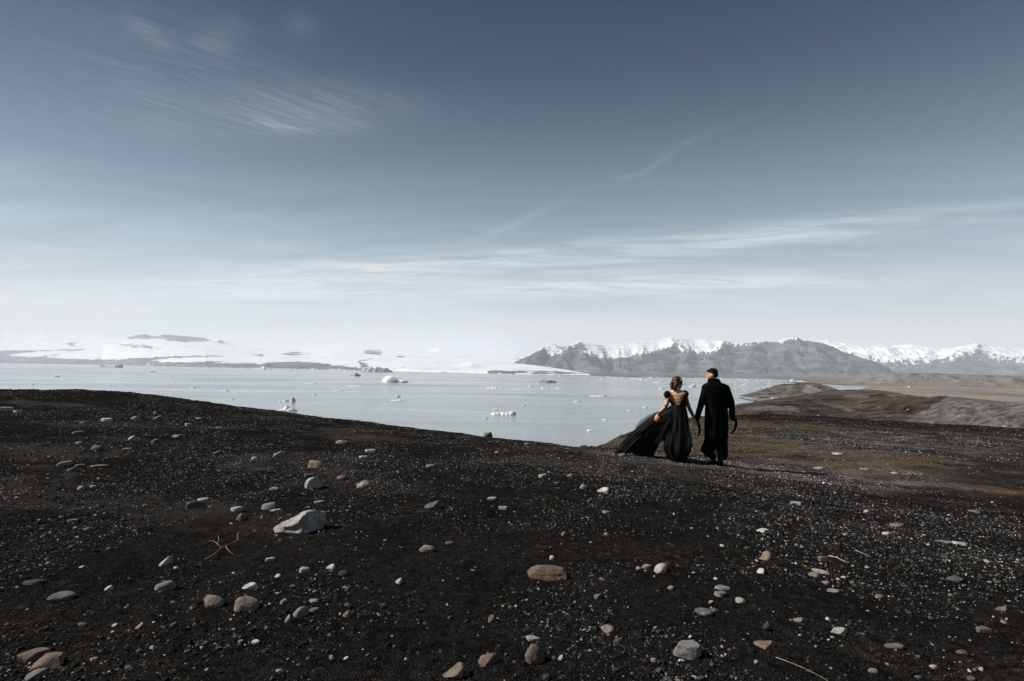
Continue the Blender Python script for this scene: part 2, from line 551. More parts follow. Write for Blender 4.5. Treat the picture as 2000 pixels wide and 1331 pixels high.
# glacier: broad snow-covered ice falling gently to the water
front = [(-600, 700), (-300, 705), (0, 709), (200, 712.5), (400, 717.5), (520, 719.5), (640, 722), (720, 724), (900, 728.5), (1000, 731), (1100, 733), (1160, 734.5), (1200, 735)]
sline = [(-600, 640), (-300, 640), (0, 642), (52, 647), (130, 649.5), (182, 652), (239, 658), (260, 656), (283, 653), (294, 656), (320, 654), (364, 657),
         (400, 660.7), (416, 665), (426, 662.5), (442, 669), (465, 677), (520, 678.5), (558, 678.5), (636, 677.7), (701, 677), (753, 677.7),
         (792, 683), (836, 685.5), (857, 681), (896, 687), (930, 688), (960, 690), (985, 692), (1006, 694)]
dsky = [(-600, 9500), (1006, 9500)]
pxs = np.arange(-600, 1007, 3.0)
tt = np.concatenate([[0, 0.004], np.linspace(0.01, 1, 130)])
PXg, Tg = np.meshgrid(pxs, tt)
fr, sl, ds = interp_px(front, PXg), interp_px(sline, PXg), interp_px(dsky, PXg)
fpt = on_level(PXg, fr)
df = (fpt - CAM) @ fw
wig = 90 * fbm(PXg * 0.03, PXg * 0 + 0.5, 4, 51)
df = df + wig * 0.0
Dg = df * (ds / df) ** (Tg ** 1.25)
cliff = np.minimum((fr - sl) * 0.30, 1.6 + 1.1 * fbm(PXg * 0.11, PXg * 0, 4, 55)) * sstep(Tg, 0.0, 0.008)
cliff = np.where(Tg > 0.008, 1.3 + (cliff - 1.3) * (1 - sstep(Tg, 0.008, 0.05)), cliff) * np.minimum(1, (fr - sl) / 5)
ker = np.exp(-0.5 * (np.arange(-60, 61) / 26.0) ** 2)
sl1 = interp_px(sline, pxs)
sls = np.convolve(np.pad(sl1, 60, mode='edge'), ker / ker.sum(), 'valid')
sls = sls[None, :] + 0 * PXg
rows = fr - cliff - (fr - cliff - sls) * np.clip(Tg, 0, 1) ** 0.95
rows = rows + (sl - sls) * sstep(Tg, 0.86, 1.0)
rows = rows + 0.9 * fbm(PXg * 0.012, Tg * 12, 4, 60) * np.sin(np.pi * np.clip(Tg, 0, 1)) ** 0.7
crack = ridged(PXg * 0.035 + Dg * 0.004, Dg * 0.016, 4, 63)
near_ice = sstep(PXg, 660, 760) * (1 - sstep(PXg, 1060, 1140)) * (1 - sstep(Tg, 0.05, 0.5))
rows = rows - 0.22 * crack * near_ice
Pg = W(PXg, rows, Dg)
Pg[0, :, 2] = LAKE_Z - 4
qx, qy = project(Pg)
qx = qx + 9 * fbm(qx * 0.06, qy * 0.35, 4, 71)
qy = qy + 1.6 * fbm(qx * 0.07, qy * 0.4, 5, 77)
rock = np.zeros(qx.shape)
for poly, amt in (
        (z4([(-900, 222), (0, 214), (400, 208), (600, 203), (640, 194), (620, 210), (300, 217), (130, 236), (0, 250), (-900, 260)]), 1),
        (z4([(0, 244), (180, 258), (260, 262), (480, 230), (330, 262), (430, 270), (600, 275), (850, 282), (1000, 270), (1100, 265), (1400, 252), (1750, 254),
             (1400, 262), (1130, 283), (1230, 300), (1500, 300), (1700, 288), (1600, 304), (2000, 314), (2000, 350), (1500, 345), (800, 330), (0, 320), (-900, 320), (-900, 235)]), 1),
        (z5([(-60, 287), (60, 285), (200, 260), (400, 258), (560, 268), (640, 280), (860, 305), (860, 322), (640, 316), (500, 310), (0, 312), (-60, 312)]), 1),
        (z5([(838, 250), (920, 238), (965, 234), (885, 252), (900, 280), (935, 300), (880, 308), (850, 275)]), 0.75),
        (z4([(950, 124), (1010, 96), (1090, 84), (1120, 102), (1160, 108), (1230, 88), (1400, 100), (1540, 114), (1590, 138), (1500, 150), (1300, 142), (1220, 124), (1120, 124)]), 0.62),
        (z4([(1600, 156), (1640, 122), (1700, 156)]), 0.55),
        (z4([(850, 165), (1100, 165), (1230, 203), (1000, 190)]), 0.42),
        (z4([(490, 152), (560, 152), (550, 185), (510, 170)]), 0.6),
        (z4([(180, 72), (260, 74), (240, 88)]), 0.5), (z4([(320, 80), (380, 82), (360, 94)]), 0.45),
        (z5([(870, 172), (930, 160), (1010, 165), (1035, 212), (950, 205), (900, 195)]), 0.5),
        (z5([(260, 200), (370, 178), (470, 204), (380, 214)]), 0.5),
        (z5([(1130, 215), (1200, 215), (1190, 224), (1130, 224)]), 0.55),
        (z5([(60, 205), (110, 200), (150, 215), (90, 218)]), 0.5),
        (z6([(-20, 325), (350, 318), (600, 332), (740, 347), (300, 349), (-20, 346)]), 0.52)):
    rock = np.maximum(rock, amt * in_poly(qx, qy, poly))
rock = rock + 0.22 * np.clip(crack, 0, 1) * near_ice + 0.1 * fbm(PXg * 0.05, Tg * 30, 4, 80) + 0.30 * sstep(ridged(PXg * 0.018 + Tg * 3, Tg * 20, 4, 84), 0.5, 1.5) * (1 - sstep(Tg, 0.5, 0.95))
Pg2 = np.concatenate([Pg, Pg[-1:] + np.array([0, 900.0, -260.0])])
rock2 = np.concatenate([rock, rock[-1:]])
me = make_mesh('glacier', Pg2.reshape(-1, 3), grid_faces(Pg2.shape[0], Pg2.shape[1]), True, {'rock': rock2})
glacier = link('glacier', me, mat_snow)
tag(glacier, 'broad white glacier with dark moraine bands across the lake', kind='structure')


# tongue of the glacier running out in front of the mountain foot
tpx = np.arange(880, 1163, 2.5)
TPX, TT = np.meshgrid(tpx, np.concatenate([[0, 0.01], np.linspace(0.03, 1, 50)]))
tf = interp_px(front, TPX)
tsl = interp_px([(880, 716), (920, 707), (960, 705), (996, 708.5), (1060, 715.5), (1110, 723), (1145, 729.5), (1165, 734)], TPX)
tdf = (on_level(TPX, tf) - CAM) @ fw
tds = interp_px([(880, 4300), (960, 4800), (1060, 4200), (1145, 3500), (1165, 3000)], TPX)
tD = tdf * (tds / tdf) ** TT
trow = tf - np.minimum(1.2, (tf - tsl) * 0.3) * sstep(TT, 0, 0.01)
trow = trow - (trow - tsl) * TT ** 0.9 + 0.35 * fbm(TPX * 0.03, TT * 8, 4, 95) * np.sin(math.pi * TT)
Pt = W(TPX, trow, tD)
Pt[0, :, 2] = LAKE_Z - 4
gx2, gy2 = project(Pt)
trock = 0.55 * in_poly(gx2 + 6 * fbm(gx2 * 0.05, gy2 * 0.4, 3, 97), gy2, z6([(-20, 328), (350, 322), (600, 334), (740, 349), (300, 352), (-20, 349)])) + 0.12 * fbm(TPX * 0.06, TT * 20, 3, 98)
Pt = np.concatenate([Pt, Pt[-1:] + np.array([0, 250.0, -120.0])])
trock = np.concatenate([trock, trock[-1:]])
tag(link('glacier_tongue', make_mesh('glacier_tongue', Pt.reshape(-1, 3), grid_faces(Pt.shape[0], Pt.shape[1]), True, {'rock': trock}), mat_snow), 'white glacier tongue tapering out below the mountain ridge', kind='structure')


# mountains: ridges with flanks falling to both sides
def mountain(name, ridges, x0, x1, y0, y1, step, rock_fn, warp, rough, seed, prof, label, terrace=0.0):
    xs, ys = np.arange(x0, x1, step), np.arange(y0, y1, step)
    GX, GY = np.meshgrid(xs, ys)
    wx = GX + warp * fbm(GX / 260, GY / 260, 4, seed)
    wy = GY + warp * fbm(GX / 260, GY / 260, 4, seed + 7)
    best = np.full(GX.shape, -1e9)
    dist = np.full(GX.shape, 1e9)
    for rid, exact in ridges:
        P = W(*np.array(rid, float).T)
        for a, b in zip(P[:-1], P[1:]):
            d = b[:2] - a[:2]
            for (qx_, qy_, use) in (((GX, GY, True), ) if exact else ((wx, wy, True), )):
                tt_ = np.clip(((qx_ - a[0]) * d[0] + (qy_ - a[1]) * d[1]) / (d @ d + 1e-9), 0, 1)
                dd = np.hypot(qx_ - a[0] - tt_ * d[0], qy_ - a[1] - tt_ * d[1])
            zr = a[2] + tt_ * (b[2] - a[2])
            zz_ = zr - prof(dd * (1 + 0.22 * fbm(GX / 180, GY / 420, 3, seed + 3)))
            upd = zz_ > best
            best = np.where(upd, zz_, best)
            dist = np.where(upd, dd, dist)
    calm = sstep(dist, 120, 420)
    gully = ridged(GX / 95 + 0.3 * fbm(GX / 200, GY / 200, 2, seed + 1), GY / 420, 4, seed + 5)
    hgt = np.clip((best - LAKE_Z) / 60, 0, 1)
    crag = ridged(GX / 46 + 0.6 * fbm(GX / 120, GY / 120, 2, seed + 2), GY / 75, 4, seed + 15)
    z = best + 0.34 * rough * (crag - 0.6) * (0.25 + 0.75 * calm) * sstep(dist, 8, 60) * hgt + rough * (gully - 0.6) * (0.2 * sstep(dist, 15, 170) + 0.8 * calm) * hgt + 3.0 * fbm(GX / 30, GY / 30, 3, seed + 9) * hgt
    if terrace:
        per = 34.0
        ph = (z + 10 * fbm(GX / 600, GY / 600, 2, seed + 12)) / per
        z = z + terrace * per * (np.floor(ph) + sstep(ph - np.floor(ph), 0.25, 0.75) - ph) * sstep(z, 40, 110) * sstep(dist, 10, 60)
    z = np.maximum(z, LAKE_Z - 6)
    P = np.stack([GX, GY, z], -1)
    px_, py_ = project(P)
    rk_ = rock_fn(px_, py_, P, dist, seed)
    o = link(name, make_mesh(name, P.reshape(-1, 3), grid_faces(len(ys), len(xs)), True, {'rock': rk_}), mat_snow)
    return tag(o, label, kind='structure')


def prof_massif(d):
    return np.where(d < 330, 0.70 * d, 0.70 * 330 + 0.47 * (d - 330))


skyl = [(985, 713, 5450), (996, 709, 5500), (1030, 695, 5600), (1056, 680, 5700), (1080, 671, 5800), (1090, 675, 5900), (1116, 675, 6000), (1130, 666, 6050), (1155, 671, 6050),
        (1181, 674, 6100), (1220, 671, 6100), (1259, 667, 6100), (1285, 665, 6100), (1311, 658, 6100), (1324, 659, 6100), (1350, 662, 6100), (1376, 662, 6050), (1402, 665, 6000),
        (1420, 666, 5900), (1441, 671, 5800), (1460, 670, 5750), (1480, 668, 5700), (1496, 666, 5650), (1506, 668.6, 5650), (1519, 666, 5600), (1532, 661, 5600), (1555, 658, 5550), (1563, 663, 5550), (1584, 667, 5500),
        (1602, 669, 5500), (1625, 676, 5450), (1646, 687, 5400), (1678, 697, 5300), (1709, 706, 5200), (1727, 716, 5150), (1748, 732, 5100)]
spurs = [[(1056, 679, 5700), (1040, 693, 5450), (1022, 710, 5200)],
         [(1130, 667, 6050), (1118, 673, 5720), (1112, 680, 5500), (1095, 700, 5250), (1075, 716, 5050)],
         [(1118, 673, 5720), (1135, 692, 5350), (1165, 714, 5060)],
         [(1311, 660, 6100), (1322, 668, 5800), (1300, 683, 5520), (1262, 702, 5250), (1225, 716, 5080)],
         [(1322, 668, 5800), (1340, 690, 5450), (1345, 712, 5120)],
         [(1420, 666, 5900), (1412, 676, 5600), (1395, 695, 5330), (1385, 714, 5100)],
         [(1480, 668, 5700), (1475, 680, 5420), (1462, 700, 5200)],
         [(1519, 666, 5600), (1530, 676, 5380), (1535, 700, 5130)],
         [(1584, 667, 5500), (1592, 680, 5280), (1600, 702, 5080)],
         [(1646, 687, 5400), (1650, 700, 5180), (1655, 716, 5000)]]
snowline = [(1000, 700), (1050, 676), (1066, 677), (1070, 690), (1080, 693), (1092, 688), (1108, 678), (1117, 672), (1126, 678), (1140, 690), (1155, 696), (1180, 700), (1205, 699), (1225, 697),
            (1245, 691), (1275, 686), (1305, 677), (1318, 668), (1330, 682), (1350, 686), (1375, 688), (1395, 684), (1412, 672), (1422, 664), (1440, 672), (1480, 666), (1500, 666), (1520, 668), (1535, 664), (1560, 659), (1600, 664), (1760, 664)]


def rock_massif(px, py, P, dist, seed):
    n = fbm(px * 0.09, py * 0.22, 4, seed + 20)
    line = interp_px(snowline, px)
    r = 0.5 + (py - line) * 0.075 + 0.24 * n + 0.28 * fbm(px * 0.3, py * 0.45, 3, seed + 26)
    # thin snow streaks on the right-hand cliffs and in the gullies
    streak = ridged(px * 0.10 + 0.04 * py, py * 0.055, 3, seed + 30)
    r = r - 0.55 * sstep(streak, 0.85, 1.5) * (1 - sstep(py, 688, 706))
    left_edge = (px < 1062) & (py < interp_px([(985, 716), (1056, 682), (1080, 674)], px) + 2.2)
    r = np.where(left_edge, 0.35 + 0.4 * n, r)
    return np.clip(r, 0, 1)


mountain('mountain_ridge', [(skyl, True)] + [(s, False) for s in spurs], -150, 4150, 4550, 6750, 11, rock_massif, 45, 30, 100, prof_massif,
         'grey cliffed mountain ridge with snow along its top', terrace=0.75)

far_l = [(1560, 690, 8200), (1589, 667, 8300), (1615, 662, 8400), (1636, 671, 8400), (1662, 683, 8500), (1680, 680, 8600), (1701, 676, 8700), (1719, 672.5, 8700), (1740, 676, 8700), (1779, 671, 8600), (1805, 675, 8600),
         (1836, 681.6, 8500), (1865, 678.5, 8400), (1896, 672.5, 8200), (1909, 670, 8000), (1927, 678, 8100), (1948, 681.6, 8300), (2000, 681, 8300), (2100, 678, 8300), (2300, 685, 8300)]
far_s = [[(1909, 670, 8000), (1905, 682, 7600), (1880, 700, 7100), (1850, 714, 6800)], [(1905, 682, 7600), (1935, 703, 7050), (1965, 718, 6750)],
         [(1719, 672, 8700), (1745, 692, 8000), (1760, 708, 7300), (1765, 718, 6900)], [(1805, 675, 8600), (1810, 698, 7700), (1815, 714, 7000)],
         [(2000, 681, 8300), (2010, 700, 7400), (2030, 716, 6900)], [(1662, 683, 8500), (1690, 702, 7500), (1700, 716, 6900)]]


def rock_far(px, py, P, dist, seed):
    n = fbm(px * 0.07, py * 0.25, 4, seed + 20)
    line = interp_px([(1560, 700), (1660, 692), (1680, 698), (1720, 704), (1760, 704), (1800, 700), (1840, 697), (1870, 694), (1890, 686), (1908, 677), (1925, 684), (1945, 694), (2000, 702), (2300, 706)], px)
    r = 0.5 + (py - line) * 0.04 + 0.55 * n + 0.45 * fbm(px * 0.28, py * 0.5, 3, seed + 26)
    streak = ridged(px * 0.07 + 0.09 * py * np.sign(px - 1908), py * 0.03, 3, seed + 30)
    r = r - 0.5 * sstep(streak, 0.7, 1.4) * (1 - sstep(py, 712, 722))
    return np.clip(r, 0, 1)


mountain('snow_mountain', [(far_l, True)] + [(s, False) for s in far_s], 3900, 9700, 6150, 9600, 17, rock_far, 60, 30, 140,
         lambda d: np.where(d < 500, 0.36 * d, 180 + 0.30 * (d - 500)), 'distant snow-covered mountains with one pointed grey peak', terrace=0.5)

# ------------------------------------------------------------------ shore plain, moraine and brown hills on the right
mat_hill, t = material('brown_hill_ground')
at = t.n('ShaderNodeAttribute', attribute_name='tone')       # 0 grey gravel .. 1 brown heath
at2 = t.n('ShaderNodeAttribute', attribute_name='pale')
tc_ = t.n('ShaderNodeTexCoord')
n1 = t.n('ShaderNodeTexNoise', {'Vector': (tc_, 'Object'), 'Scale': 0.6, 'Detail': 9.0, 'Roughness': 0.8})
mp = t.n('ShaderNodeMapping', {'Vector': (tc_, 'Object'), 'Rotation': (0, 0, R(35)), 'Scale': (0.05, 0.16, 0.4)})
n2 = t.n('ShaderNodeTexNoise', {'Vector': mp, 'Scale': 1.0, 'Detail': 8.0, 'Roughness': 0.65})
vo = t.n('ShaderNodeTexVoronoi', {'Vector': (tc_, 'Object'), 'Scale': 0.9})
vs = t.n('ShaderNodeSeparateColor', {0: (vo, 'Color')})
brn = t.mix(t.math('MULTIPLY', t.smooth(n2, 0.38, 0.62), t.smooth(n1, 0.25, 0.65, 0.35, 1.0)), (0.0127, 0.0093, 0.0072), (0.1275, 0.0986, 0.0739))
gry = t.mix(t.smooth(n1, 0.38, 0.62), (0.034, 0.033, 0.032), (0.235, 0.225, 0.216))
c = t.mix(t.smooth(t.math('ADD', (at, 'Fac'), t.math('MULTIPLY', t.math('SUBTRACT', n2, 0.5), 1.1)), 0.3, 0.7), (gry, 2), (brn, 2))
c = t.mix((at2, 'Fac'), (c, 2), t.mix(t.smooth(n2, 0.3, 0.7), (0.1445, 0.1173, 0.0952), (0.289, 0.2422, 0.1997)))
speck = t.math('MULTIPLY', t.smooth((vs, 1), 0.93, 0.97), t.smooth((vo, 'Distance'), 0.35, 0.2))
c = t.mix(t.math('MULTIPLY', speck, 0.8), (c, 2), (0.45, 0.44, 0.43))
bp = t.n('ShaderNodeBump', {'Strength': 1.0, 'Distance': 1.6, 'Height': t.math('ADD', n1, t.math('MULTIPLY', n2, 1.5))})
finish(mat_hill, t, c, 1.0, (bp, 0), 0.05)

# plain: shore line given by picture points on the lake level
shore = [(1090, 733.2), (1150, 735), (1230, 737.5), (1330, 738.5), (1420, 739), (1500, 740.5), (1560, 744), (1610, 749), (1640, 752.5), (1655, 754.5), (1700, 756.5), (1672, 760), (1690, 765), (1720, 772)]
sp = on_level(np.array([s[0] for s in shore], float), np.array([s[1] for s in shore], float))
# heights on a picture-free grid: plain is everything beyond the shore polyline
ring = [tuple(q[:2]) for q in sp] + [(430, 560), (470, 420), (2600, 380), (9000, 2500), (9800, 9000), (-300, 9000), (-300, 5200), (150, 3600)]
xs = np.arange(-350, 5000, 16.0)
ys = np.concatenate([np.arange(380, 3200, 11.0), np.arange(3200, 7000, 60.0)])
GX, GY = np.meshgrid(xs, ys)
inside = in_poly(GX + 12 * fbm(GX / 90, GY / 90, 3, 200), GY + 25 * fbm(GX / 120, GY / 120, 3, 205), ring)
dmin = np.full(GX.shape, 1e9)
pl = np.array(ring)
for a, b in zip(pl[:len(sp) + 1][:-1], pl[:len(sp) + 1][1:]):
    d = b - a
    q = np.clip(((GX - a[0]) * d[0] + (GY - a[1]) * d[1]) / (d @ d), 0, 1)
    dmin = np.minimum(dmin, np.hypot(GX - a[0] - q * d[0], GY - a[1] - q * d[1]))
sgn = np.where(inside, dmin, -dmin)
zpl = LAKE_Z + np.clip(0.045 * sgn, -4, 2.2) + 0.35 * fbm(GX / 60, GY / 60, 4, 210) * sstep(sgn, 5, 60) + np.where(GY > 2400, np.clip((GY - 2400) * 0.004, 0, 14), 0) * sstep(sgn, 20, 400)
pxg, pyg = project(np.stack([GX, GY, zpl], -1))
pale = 0.85 * sstep(pyg, 741, 752) * sstep(sgn, 4, 40) * np.clip(0.62 + 0.75 * fbm(GX / 160, GY / 420, 4, 215), 0, 1)
tone = 0.5 + 0.5 * fbm(GX / 140, GY / 300, 3, 218)
me = make_mesh('shore_plain', np.stack([GX, GY, zpl], -1).reshape(-1, 3), grid_faces(len(ys), len(xs)), True, {'tone': tone, 'pale': pale})
tag(link('shore_plain', me, mat_hill), 'flat tan shore plain beyond the brown hills', kind='structure')


def hills(name, ridges, x0, x1, y0, y1, step, base, seed, label, attr_fn, gul=1.0, skirt=None):
    xs, ys = np.arange(x0, x1, step), np.arange(y0, y1, step)
    GX, GY = np.meshgrid(xs, ys)
    best = np.full(GX.shape, float(base))
    dist = np.full(GX.shape, 1e6)
    for rid, width in ridges:
        P = W(*np.array(rid, float).T)
        zz_, dn = np.full(GX.shape, -1e9), np.full(GX.shape, 1e9)
        for a, b in zip(P[:-1], P[1:]):
            d = b[:2] - a[:2]
            q = np.clip(((GX - a[0]) * d[0] + (GY - a[1]) * d[1]) / (d @ d), 0, 1)
            dd = np.hypot(GX - a[0] - q * d[0], GY - a[1] - q * d[1])
            zr = a[2] + q * (b[2] - a[2])
            cand = base + (zr - base) * np.exp(-(dd / width) ** 2)
            zz_ = np.maximum(zz_, cand)
            dn = np.minimum(dn, dd)
        up_ = zz_ > best
        best = np.where(up_, zz_, best)
        dist = np.where(up_, dn, dist)
    hh = np.clip((best - base) / 10, 0, 1)
    z = best + gul * hh * (2.0 * fbm(GX / 34, GY / 34, 4, seed) * sstep(dist, 5, 45) + 0.45 * fbm(GX / 9, GY / 9, 5, seed + 4, 0.6))
    if skirt is not None:
        z = skirt(GX, GY, z)
    P = np.stack([GX, GY, z], -1)
    px_, py_ = project(P)
    tone, pale = attr_fn(px_, py_, P)
    o = link(name, make_mesh(name, P.reshape(-1, 3), grid_faces(len(ys), len(xs)), True, {'tone': tone, 'pale': pale}), mat_hill)
    return tag(o, label, kind='structure')


hills('moraine_ridge', [([(1690, 745, 1780), (1705, 738, 1750), (1730, 736, 1720), (1750, 729.5, 1680), (1802, 728.5, 1650), (1849, 730.5, 1640), (1906, 732, 1620), (1958, 734, 1600), (2000, 734, 1600), (2120, 735, 1600), (2350, 738, 1600)], 55)],
      900, 2200, 1430, 1950, 8, -28.6, 300, 'long low grey-brown moraine ridge across the plain',
      lambda px, py, P: (0.35 + 0.5 * fbm(px * 0.04, py * 0.3, 3, 310), 0 * px), 3.0)


def head_attr(px, py, P):
    tone = 0.75 + 0.5 * fbm(px * 0.05, py * 0.15, 3, 321)
    for (a, b, ra, rb, amt) in ((1585, 762, 16, 4, 1.1), (1602, 770, 14, 5, 1.2), (1552, 756, 12, 3, 0.3)):
        tone = tone - amt * np.exp(-((px - a) / ra) ** 2 - ((py - b) / rb) ** 2)
    return np.clip(tone, 0, 1), 0 * px


hills('headland', [([(1508, 766, 735), (1515, 757, 740), (1532, 750.5, 745), (1566, 748, 750), (1592, 749, 740), (1608, 754, 720), (1622, 760, 700)], 30), ([(1566, 756, 700), (1600, 766, 660)], 26)],
      250, 480, 560, 860, 2.5, -31.5, 320, 'rounded brown headland hill at the lake edge', head_attr, 0.9)


def beach_z(GX, GY, z):
    px_, py_ = project(np.stack([GX, GY, 0 * GX - 29.3], -1))
    return z


bpts = on_level(np.array([1458, 1475, 1500, 1540, 1600, 1680, 1700, 1640, 1560, 1500, 1470], float), np.array([793, 786, 783, 790, 800, 800, 770, 769, 770, 771.5, 776], float))
bx, by = np.meshgrid(np.arange(200, 480, 3.0), np.arange(400, 800, 3.0))
ins = in_poly(bx + 3 * fbm(bx / 15, by / 15, 3, 330), by + 8 * fbm(bx / 25, by / 25, 3, 333), [tuple(q[:2]) for q in bpts])
bz = np.where(ins, LAKE_Z + 0.9, LAKE_Z - 1.5)
for _ in range(3):
    bz[1:-1, 1:-1] = (bz[1:-1, 1:-1] * 2 + bz[:-2, 1:-1] + bz[2:, 1:-1] + bz[1:-1, :-2] + bz[1:-1, 2:]) / 6
bz = bz + 0.12 * fbm(bx / 20, by / 20, 3, 336)
me = make_mesh('beach', np.stack([bx, by, bz], -1).reshape(-1, 3), grid_faces(*bx.shape), True, {'tone': 0 * bx - 0.6, 'pale': 0 * bx + 0.25})
tag(link('beach', me, mat_hill), 'flat grey gravel landing beach below the headland', kind='structure')


def mid_attr(px, py, P):
    n = fbm(px * 0.018, py * 0.06, 4, 341)
    tone = 0.85 + 0.5 * n
    bluff = in_poly(px + 10 * n, py + 3 * n, [(1855, 770), (1840, 782), (1810, 800), (1775, 815), (1765, 840), (2600, 880), (2600, 760)])
    tone = np.where(bluff, -0.25 + 0.35 * n, tone)
    pale = np.where(bluff, 0.12, 0.0)
    for (a, b, ra, rb, amt) in ((1745, 772, 22, 2.5, 0.6), (1500, 798, 50, 6, 0.5), (1720, 795, 14, 3, 0.5)):
        tone = tone - amt * np.exp(-((px - a) / ra) ** 2 - ((py - b) / rb) ** 2)
    return np.clip(tone, 0, 1), pale


hills('brown_hills', [([(1420, 806, 150), (1450, 797, 165), (1480, 789, 185), (1545, 784, 200), (1584, 775.5, 215), (1623, 770, 228), (1657, 763, 240), (1683, 760, 245), (1714, 765, 235), (1753, 773, 215), (1790, 777, 190)], 34),
                      ([(1790, 778, 165), (1815, 777, 150), (1850, 777, 135)], 20),
                      ([(1854, 776.5, 120), (1896, 778, 112), (1948, 785.6, 104), (2000, 791, 98), (2120, 800, 92), (2300, 810, 90)], 24),
                      ([(1560, 800, 130), (1660, 798, 130), (1745, 806, 110), (1790, 822, 84)], 26)],
      30, 330, 42, 330, 1.5, -17, 340, 'rolling brown heath hills with a grey gravel bluff', mid_attr, 0.8,
      skirt=lambda GX, GY, z: z - 16 * sstep(GY + 0.2 * GX, 270, 360) - 16 * (1 - sstep(GX - 0.36 * GY, -8, 8)))

# ------------------------------------------------------------------ stones
import bmesh


def ico(sub):
    bm = bmesh.new()
    bmesh.ops.create_icosphere(bm, subdivisions=sub, radius=1.0)
    v = np.array([tuple(q.co) for q in bm.verts])
    f = np.array([[q.index for q in p.verts] for p in bm.faces])
    bm.free()
    return v, f


ICO = {k: ico(k) for k in (1, 2, 3, 4, 5)}


def n3(p, s, seed):
    return (fbm(p[:, 0] * s + 3.1, p[:, 1] * s, 3, seed) + fbm(p[:, 1] * s, p[:, 2] * s + 1.7, 3, seed + 3) + fbm(p[:, 2] * s, p[:, 0] * s + 5.3, 3, seed + 6)) / 2


def rock_shape(kind, seed, sub=3, cut=None):
    """unit rock (about +-1 on each axis)"""
    r = np.random.default_rng(seed)
    v, f = ICO[sub]
    v = v.copy()
    if kind == 'round':
        v = np.sign(v) * np.abs(v) ** 0.9
        v *= (1 + 0.24 * n3(v, 0.8, seed))[:, None]
        for _ in range(5):
            nrm = r.normal(size=3)
            nrm /= np.linalg.norm(nrm)
            over = np.maximum(v @ nrm - r.uniform(0.78, 0.95), 0)
            v -= over[:, None] * nrm * 0.7
    else:
        nplanes = {'angular': 13, 'slab': 9, 'wedge': 9, 'block': 12}[kind]
        v *= 1.25
        if kind == 'block':
            v = np.clip(v, -0.9, 0.9)
        for _ in range(nplanes):
            nrm = r.normal(size=3)
            if kind == 'slab':
                nrm[2] *= 0.4
            nrm /= np.linalg.norm(nrm)
            d = r.uniform(0.62, 0.95)
            s = v @ nrm
            over = np.maximum(s - d, 0)
            v -= over[:, None] * nrm * 0.93
        v *= (1 + 0.07 * n3(v, 1.2, seed))[:, None]
    if kind in ('angular', 'wedge', 'block') and sub >= 3:
        nrm = np.array([-0.42, -0.32, 0.85])
        v -= np.maximum(v @ nrm - 0.55, 0)[:, None] * nrm * 0.95
    if seed == 900:                              # the big boulder: long lit slope, dark right-hand face
        for pl in ((-0.46, -0.38, 0.80, 0.46), (0.74, -0.60, 0.30, 0.52), (-0.25, -0.95, 0.0, 0.62), (0.2, 0.3, 0.93, 0.7)):
            nrm = np.array(pl[:3]) / np.linalg.norm(pl[:3])
            v -= np.maximum(v @ nrm - pl[3], 0)[:, None] * nrm * 0.92
    elif cut is not None:
        nrm = np.array(cut[:3], float) / np.linalg.norm(cut[:3])
        v -= np.maximum(v @ nrm - cut[3], 0)[:, None] * nrm * 0.95
    v += (0.04 if sub >= 3 else 0.025) * np.stack([n3(v, 4.0, seed + 11), n3(v, 4.0, seed + 12), n3(v, 4.0, seed + 13)], -1)
    if kind == 'slab':
        v[:, 2] = np.clip(v[:, 2], -0.6, 0.62 + 0.06 * v[:, 0])
    if kind == 'wedge':
        v[:, 2] *= 0.36 + 0.64 * sstep(v[:, 0], -1.1, 0.6)
        v[:, 1] *= 0.72 + 0.28 * sstep(v[:, 0], -1.0, 0.2)
    v -= (v.max(0) + v.min(0)) / 2
    v /= (v.max(0) - v.min(0)) / 2
    return v, f


STONE_COL = {'white': (0.47, 0.45, 0.43), 'pale': (0.34, 0.325, 0.305), 'lgrey': (0.22, 0.212, 0.205), 'grey': (0.125, 0.122, 0.12), 'dgrey': (0.045, 0.045, 0.046),
             'blue': (0.092, 0.105, 0.12), 'tan': (0.225, 0.175, 0.135), 'brown': (0.145, 0.108, 0.084), 'pink': (0.26, 0.21, 0.19), 'orange': (0.23, 0.15, 0.105), 'red': (0.14, 0.09, 0.075)}


def stone_material(name, col):
    mt, t = material(name)
    tc_ = t.n('ShaderNodeTexCoord')
    oi = t.n('ShaderNodeObjectInfo')
    off = t.n('ShaderNodeVectorMath', {0: (tc_, 'Object'), 1: (oi, 'Location')}, operation='ADD')
    a = t.n('ShaderNodeTexNoise', {'Vector': off, 'Scale': 16.0, 'Detail': 8.0, 'Roughness': 0.72})
    b = t.n('ShaderNodeTexNoise', {'Vector': off, 'Scale': 120.0, 'Detail': 4.0, 'Roughness': 0.7})
    f = t.math('ADD', t.math('MULTIPLY', t.smooth(a, 0.3, 0.7), 0.65), t.math('MULTIPLY', t.smooth(b, 0.35, 0.65), 0.35))
    lo, hi = tuple(q * 0.20 for q in col), tuple(min(q * 1.05, 0.7) for q in col)
    c = t.mix(f, lo, hi)
    bp = t.n('ShaderNodeBump', {'Strength': 1.0, 'Distance': 0.02, 'Height': t.math('ADD', a, t.math('MULTIPLY', b, 0.35))})
    return finish(mt, t, c, 0.85, (bp, 0), 0.25)


STONE_MAT = {k: stone_material('stone_' + k, c) for k, c in STONE_COL.items()}

